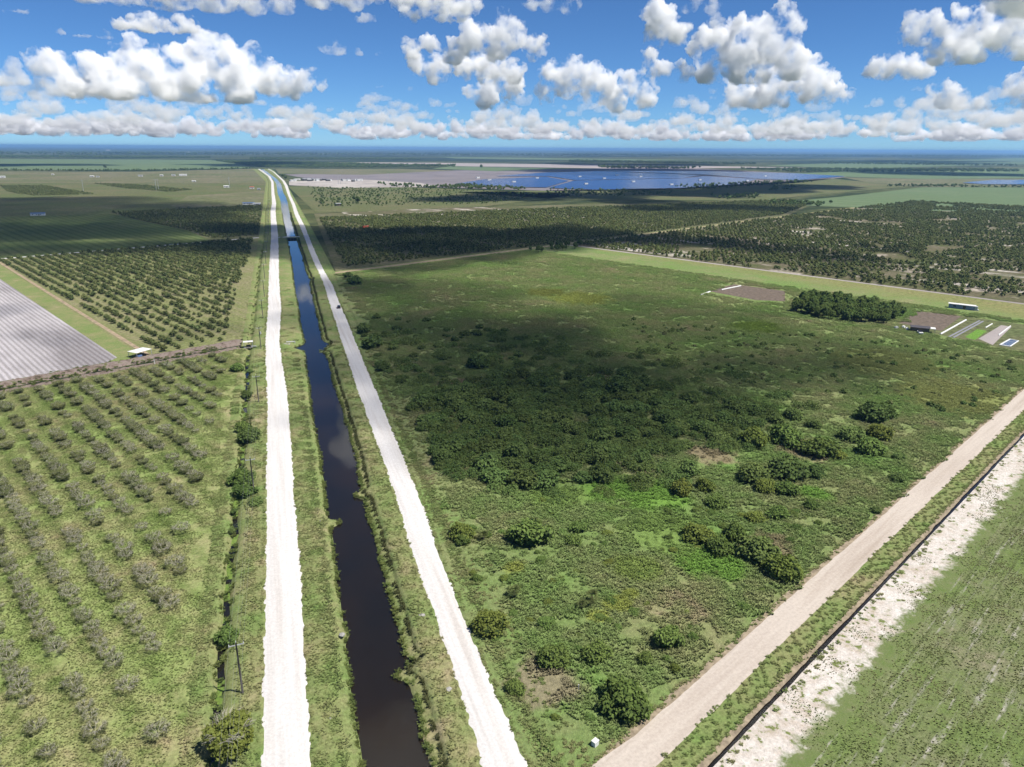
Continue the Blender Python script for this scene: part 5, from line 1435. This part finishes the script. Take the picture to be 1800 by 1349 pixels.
# far buildings on the left
FB = [(67, 379, 24, 8, 4, M_white, M_blue, 'long low shed with pale blue roof at the field edge'), (437, 360, 26, 9, 4, M_white, M_blue, 'left of two long blue-roofed greenhouses by the left road'), (452, 361, 16, 8, 4, M_white, M_white, 'white-roofed greenhouse by the left road'),
      (398, 330, 16, 9, 5, M_white, M_white, 'white farm building under the tall pole'), (443, 332, 14, 9, 5, M_white, M_red, 'white farm building with red roof'), (455, 334, 9, 7, 4, M_metal, M_metal, 'grey shed right of the red roof'), (341, 320, 14, 8, 4, M_white, M_white, 'small white building alone on the dry pasture'),
      (322, 309.5, 32, 14, 6, M_white, M_white, 'largest white barn of the far row'), (305, 309.5, 16, 12, 5, M_white, M_metal, 'white barn left of the largest far barn'), (284, 310, 14, 10, 5, M_white, M_white, 'third barn of the far row'), (247, 310.5, 18, 10, 5, M_white, M_metal, 'low pale barn of the far row'), (162, 311.5, 16, 10, 5, M_white, M_white, 'white house left in the dry pasture'),
      (172, 312, 12, 9, 4, M_white, M_metal, 'small house beside the white one in the pasture'), (93, 308, 10, 8, 4, M_white, M_white, 'tiny white house far left in the pasture'), (4, 313, 22, 12, 6, M_white, M_white, 'white house at the left picture edge'), (190, 265, 220, 90, 30, M_white, M_white, 'white plant on the left horizon'), (330, 268, 160, 80, 14, M_white, M_white, 'long white works near the horizon')]
for (px, py, lx, ly, h, wm, rm, lb) in FB:
    if lx > 60: lx, ly, h = lx * 0.5, ly * 0.5, h * 0.5
    lx, ly, h = lx * 0.7, ly * 0.7, h * 0.75
    house('farm_building', G(px, py), ROT - R(25), lx, ly, h, h * 0.25, wm, rm, lb, 'far farm buildings', 3 if lx < 60 else 6)
# red trailer in the grove
p = G(643, 402); o = empty('crate_trailer', (p[0], p[1], 0), ROT); tag(o, 'orange-red crate trailer in the dark centre grove', 'trailer')
MB().box((0, 0, 1.0), (8.5, 2.6, 0.3)).build('bed', M_blackp, o)
for k in range(4):
    MB().box((-3.1 + 2.05 * k, 0, 2.1), (1.8, 2.3, 1.9)).build('crate', M_red, o)
for sx in (-2.6, 2.6):
    for sy in (-1.0, 1.0): MB().tube([(sx, sy - 0.15, 0.5), (sx, sy + 0.15, 0.5)], 0.5, 10).build('wheel', M_rubber, o)
p = G(594, 362); house('shed', p, ROT, 9, 6, 3.5, 0.6, M_pole, M_metal, 'dark shed in the meadow beside the right road', None, 1, 'shed')
# machines and stacks in the white yard
r_ = random.Random(9)
for k in range(26):
    px = r_.uniform(534, 575) if k < 18 else r_.uniform(575, 640); p = G(px, r_.uniform(316.6, 318.8) + (px - 535) * 0.012)
    o = empty('yard_stack', (p[0], p[1], 0), ROT); tag(o, 'dark stacked material in the row across the white yard', 'stack', 'stacks across the white yard')
    l_ = r_.uniform(7, 14); MB().box((0, 0, 2.0), (l_, 5, 4)).build('load', M_pole if r_.random() < 0.7 else M_white, o); MB().box((0, 0, 4.3), (l_ * 0.8, 4, 0.7)).build('cover', M_metal, o)
for k, (px, py) in enumerate(((515, 319), (522, 317), (607, 318.4), (632, 318))):
    p = G(px, py); house('site_trailer', p, ROT, 18, 8, 4, 0.5, M_white, M_white, '%s white site trailer in the yard from the left' % ORD[k], 'white site trailers', 3, 'trailer')

# solar farm: rows of dark blue panels, built in blocks
_t = NT('solar_panel')
_c = _t.ramp(_t.noise(0.004, 3, 0.6, _t.uvmap(0.4, 1.5)), [(0.35, (0.012, 0.035, 0.11)), (0.6, (0.02, 0.05, 0.15)), (0.75, (0.03, 0.04, 0.10))])
M_solar = _t.principled(_c, 0.16, 0.5)


def solar(poly_px, label, pitch=9.0, wdt=7.2):
    poly = PX(*poly_px); q = np.array([uv(p) for p in poly]); mb_v, mb_f = [], []
    v0, v1 = q[:, 1].min(), q[:, 1].max(); n = len(q)
    for vv in np.arange(v0 + 5, v1 - 5, pitch):
        xs = []
        for i in range(n):
            (ua, va), (ub, vb) = q[i], q[(i + 1) % n]
            if (va > vv) != (vb > vv): xs.append(ua + (ub - ua) * (vv - va) / (vb - va))
        xs.sort()
        for a, b in zip(xs[::2], xs[1::2]):
            for u0 in np.arange(a, b, 130):
                u1 = min(u0 + 124, b); i = len(mb_v)
                for (uu, dv, z) in ((u0, -wdt / 2, 1.6), (u1, -wdt / 2, 1.6), (u1, wdt / 2, 2.3), (u0, wdt / 2, 2.3)):
                    p = xy(uu, vv + dv); mb_v.append((p[0], p[1], z))
                mb_f.append((i, i + 1, i + 2, i + 3))
    return tag(link('solar_array', mesh('solar_array', mb_v, mb_f, M_solar)), label, 'solar array', 'blocks of the solar farm')


solar(((800, 325), (850, 317), (960, 312), (1000, 319), (960, 331), (900, 330)), 'left block of the blue solar farm behind the scrub')
solar(((870, 311), (960, 304.5), (1050, 302), (1230, 309), (1200, 314), (1010, 318), (965, 311)), 'upper middle block of the blue solar farm')
solar(((1010, 319), (1200, 315), (1240, 311), (1330, 316), (1300, 325), (1190, 332), (1050, 335), (965, 332)), 'lower middle block of the blue solar farm')
solar(((1060, 301.5), (1250, 302), (1400, 306), (1485, 311), (1400, 318), (1340, 316), (1240, 308)), 'right block of the blue solar farm')
solar(((1690, 322.5), (1745, 317.5), (1990, 318), (1990, 327), (1730, 325)), 'separate blue solar block at the right picture edge')
for k, (px, py) in enumerate([(840, 314), (860, 318.5), (903, 322), (944, 315), (1019, 312.5), (1062, 315.5), (1030, 325.5), (1113, 321.5), (1084, 310), (1180, 326.8), (1126, 312.5), (1230, 318.5), (1313, 320), (1345, 311.5)]):
    p = G(px, py); o = empty('inverter_cabin', (p[0], p[1], 0), ROT)
    tag(o, 'white inverter cabin in the solar farm, %s from the left' % ORD[[0, 1, 2, 3, 4, 6, 5, 8, 7, 10, 9, 11, 12, 13][k]], 'cabin', 'inverter cabins of the solar farm')
    MB().box((0, 0, 2.4), (13, 4, 4.8)).build('wall', M_white, o); MB().box((0, 0, 4.95), (13.6, 4.6, 0.3)).build('roof', M_white, o); MB().box((3, -2.03, 1.4), (1.4, 0.08, 2.6)).build('door', M_metal, o)

# ------------------------------------------------------------------ clouds in view
M_cu = vol_mat('cumulus', 0.006, 0.0, CC)
M_cu2 = vol_mat('far_cumulus', 0.0014, 0.0, CC)
M_thin = vol_mat('thin_cumulus', 0.0016, 0.0, CC)
CLOUDS = [
    (188, 3, M_cu, [(72, 112, 22), (100, 128, 30), (60, 125, 12), (135, 148, 34), (175, 130, 36), (120, 165, 26), (205, 155, 40), (235, 110, 34), (262, 125, 40), (300, 140, 46), (330, 115, 34), (372, 88, 28), (385, 110, 38), (350, 160, 40), (425, 130, 40), (455, 112, 22), (470, 140, 34), (505, 150, 28), (540, 140, 20), (565, 148, 12), (415, 165, 34)]),
    (75, 14, M_cu, [(215, 55, 20), (260, 52, 28), (300, 58, 24), (335, 50, 20)]),
    (36, 5, M_thin, [(160, 0, 30), (230, -8, 36), (300, -2, 42), (380, 0, 38), (440, 10, 30), (500, 12, 24)]),
    (24, 6, M_thin, [(570, -2, 28), (620, -5, 32), (660, -12, 20)]),
    (44, 7, M_cu, [(720, 8, 28), (765, 2, 36), (805, 10, 32), (830, 5, 18)]),
    (118, 8, M_cu, [(725, 85, 22), (760, 80, 18), (830, 75, 30), (870, 75, 36), (888, 38, 20), (905, 60, 28), (935, 85, 24), (800, 92, 24)]),
    (152, 9, M_cu, [(735, 112, 24), (775, 118, 24), (815, 115, 28), (860, 125, 30), (900, 130, 24), (765, 135, 16)]),
    (200, 10, M_cu, [(965, 130, 20), (990, 145, 34), (1030, 140, 32), (1060, 155, 32), (1110, 150, 26), (1130, 170, 26), (1085, 180, 24), (960, 165, 20), (900, 160, 26), (855, 170, 26), (830, 165, 16)]),
    (88, 11, M_cu, [(1150, 20, 24), (1160, 55, 32), (1190, 65, 26), (1170, 30, 22), (1205, 75, 14), (1150, 72, 18)]),
    (86, 12, M_thin, [(1205, 15, 12), (1222, 8, 12), (1255, 15, 16), (1260, 45, 18), (1262, 70, 14)]),
    (150, 13, M_cu, [(1140, 105, 18), (1155, 125, 18), (1230, 90, 26), (1260, 75, 30), (1310, 70, 34), (1355, 45, 24), (1385, 25, 20), (1390, 55, 24), (1350, 85, 34), (1300, 110, 36), (1240, 120, 30), (1390, 110, 34), (1330, 130, 30), (1200, 130, 20)]),
    (192, 15, M_cu, [(1300, 165, 30), (1360, 155, 38), (1410, 130, 32), (1430, 155, 34), (1455, 135, 18), (1465, 165, 20), (1330, 175, 24), (1490, 170, 14)]),
    (130, 16, M_cu, [(1605, 55, 24), (1640, 50, 22), (1690, 55, 26), (1725, 35, 24), (1735, 20, 14), (1760, 60, 30), (1795, 60, 40), (1650, 95, 26), (1700, 90, 30), (1620, 80, 16), (1830, 70, 40)]),
    (150, 17, M_cu, [(1540, 122, 18), (1565, 115, 22), (1600, 125, 22), (1525, 128, 10), (1625, 130, 14)]),
    (198, 18, M_cu, [(1645, 155, 16), (1660, 175, 20), (1690, 180, 22), (1720, 185, 16), (1740, 190, 10), (1790, 150, 24), (1800, 180, 26)]),
    (102, 19, M_thin, [(575, 90, 12), (595, 90, 16), (630, 98, 10), (668, 96, 10)]), (44, 20, M_thin, [(640, 36, 12)]),
    (22, 21, M_thin, [(935, 12, 14), (965, 10, 18), (1000, 12, 16)]), (60, 22, M_thin, [(22, 48, 14), (48, 55, 12)]), (90, 23, M_thin, [(145, 80, 14), (185, 78, 14), (110, 65, 10)]), (170, 24, M_thin, [(10, 150, 30), (35, 160, 20), (-20, 150, 30)])]
for (by, sd, mt, lob) in CLOUDS:
    mlow = max(p[2] for p in lob)
    sky_cloud(lob, by, 6.5 if mt is M_cu else 15.0, seed=sd, vox_px=1.9 if len(lob) > 8 else 1.6, kids=8, amp=0.36)
# rows of small far cumulus toward the horizon: a few shapes repeated at many places
FARC = []
rc = random.Random(77)
for s in range(5):
    lob = []
    for k in range(rc.randrange(4, 8)):
        lob.append((rc.uniform(-700, 700), rc.uniform(-250, 250), rc.uniform(60, 330), rc.uniform(140, 300)))
    FARC.append(puff_mesh('cloud', grow(lob, rc, 4), 42, flat_z=0.0, seed=s + 40, amp=0.34))
    FARC[-1].materials.append(M_cu2)
def far_row(dist, n, alt, smin, smax, x0=-250, x1=2050):
    for k in range(n):
        px = rc.uniform(x0, x1); d = ray(px, 300); d = d / np.hypot(d[0], d[1]); D = dist * rc.uniform(0.88, 1.12)
        o = link('cloud', rc.choice(FARC), None, (d[0] * D, d[1] * D, alt * rc.uniform(0.95, 1.05)), rc.uniform(0, 6.28), (lambda q: (q, q, q * rc.uniform(0.7, 1.2)))(rc.uniform(smin, smax)))
        o['kind'] = 'structure'
far_row(19000, 44, 1280, 0.1, 0.4)
far_row(27000, 60, 1300, 0.12, 0.5)
far_row(105000, 90, 1500, 1.2, 3.2)
far_row(130000, 90, 1550, 1.6, 4.0)
far_row(24000, 34, 1300, 0.25, 0.8)
far_row(32000, 56, 1350, 0.25, 0.95)
far_row(44000, 90, 1400, 0.3, 1.2)
far_row(38000, 40, 1350, 0.4, 1.2)
far_row(52000, 60, 1400, 0.6, 1.8)
far_row(66000, 120, 1450, 0.5, 1.8)
far_row(84000, 90, 1500, 0.9, 2.6)

# ------------------------------------------------------------------ clouds overhead whose shadows lie on the fields
def shade_cloud(pix, alt=950.0, seed=0, thick=0.5, k=0.9, mat=M_cu, vox=None):
    """a cumulus over the fields: its lobes stand toward the sun from the shaded places on the ground"""
    rnd = random.Random(seed)
    lob = []
    for (px, py, r) in pix:
        g = G(px, py); h = alt + r * thick
        lob.append((g[0] + SUN[0] / SUN[2] * h, g[1] + SUN[1] / SUN[2] * h, h, r * k))
    rm = max(q[3] for q in lob)
    me = puff_mesh('cloud', grow(lob, rnd, 4), vox or rm / 9, flat_z=alt, seed=seed, amp=0.3)
    me.materials.append(mat)
    o = link('cloud', me); o['kind'] = 'structure'
    return o


M_shade = vol_mat('overhead_cumulus', 0.0135, 0.0, CC)
SHADE = [
    (31, [(770, 720, 40), (860, 770, 34), (950, 800, 26), (1040, 790, 30), (760, 650, 50), (900, 680, 60), (1060, 680, 55), (1200, 700, 36), (1330, 660, 34), (1450, 655, 30), (700, 600, 45), (860, 600, 60), (650, 630, 22), (615, 560, 24)]),
    (32, [(640, 500, 40), (720, 470, 45), (800, 440, 75), (640, 430, 75), (960, 430, 60), (1090, 418, 70), (1230, 425, 55), (500, 440, 60), (430, 430, 60), (880, 415, 80), (720, 412, 80), (590, 455, 50), (1000, 408, 70), (560, 412, 70), (480, 405, 70)]),
    (33, [(40, 440, 60), (150, 438, 62), (260, 436, 62), (360, 440, 50), (100, 408, 90), (240, 405, 90), (380, 400, 80), (430, 400, 60), (-60, 410, 90)]),
    (40, [(20, 372, 110), (140, 366, 120), (260, 366, 120), (370, 368, 100), (60, 385, 100), (200, 385, 100), (330, 385, 90), (0, 354, 130), (180, 352, 130)]),
    (34, [(330, 590, 16), (385, 580, 14), (420, 585, 10)]),
    (35, [(60, 590, 14), (110, 600, 12), (20, 545, 18)]),
    (36, [(900, 347, 120), (1050, 345, 130), (1200, 340, 130), (1330, 335, 150), (1150, 355, 90), (1400, 328, 150), (820, 350, 80)]),
    (37, [(1350, 368, 60), (1250, 366, 70), (1150, 368, 60)]),
    (39, [(680, 520, 50), (800, 520, 55), (1150, 545, 45), (1280, 560, 40), (680, 545, 45), (820, 560, 55), (950, 590, 50), (1080, 590, 50), (1220, 600, 48), (1350, 610, 42), (1460, 630, 36), (1150, 640, 45), (1300, 650, 40)]),
    (38, [(1380, 440, 45), (1280, 430, 40), (1480, 455, 36), (1560, 440, 30)]),
]
M_shade2 = vol_mat('overhead_cumulus_deep', 0.019, 0.0, CC)
M_shade3 = vol_mat('overhead_veil', 0.008, 0.0, CC)
for sd, px in SHADE: shade_cloud(px, seed=sd, mat=M_shade3 if sd in (39, 40) else M_shade if sd in (31, 33, 34, 35) else M_shade2)
rc = random.Random(5)
for k in range(10):
    px = rc.uniform(0, 1800); py = rc.choice((293, 290, 300, 284, 287, 306)); shade_cloud([(px + rc.uniform(-90, 90), py, rc.uniform(220, 380)) for _ in range(4)], 1150, 60 + k, mat=M_cu)

# ------------------------------------------------------------------ haze
_b = MB().box((0, 27000, 59), (124500, 66000, 126)); hz_ = _b.build('haze', None)
hm = bpy.data.materials.new('haze_air'); hm.use_nodes = True; hm.node_tree.nodes.clear()
_o = hm.node_tree.nodes.new('ShaderNodeOutputMaterial'); _v = hm.node_tree.nodes.new('ShaderNodeVolumePrincipled')
_v.inputs['Color'].default_value = (0.30, 0.57, 1.0, 1); _v.inputs['Density'].default_value = 5.5e-5; _v.inputs['Anisotropy'].default_value = 0.2
hm.node_tree.links.new(_v.outputs[0], _o.inputs['Volume'])
hz_.data.materials.append(hm); tag(hz_, 'pale blue haze over the far country', 'haze', kind='stuff')
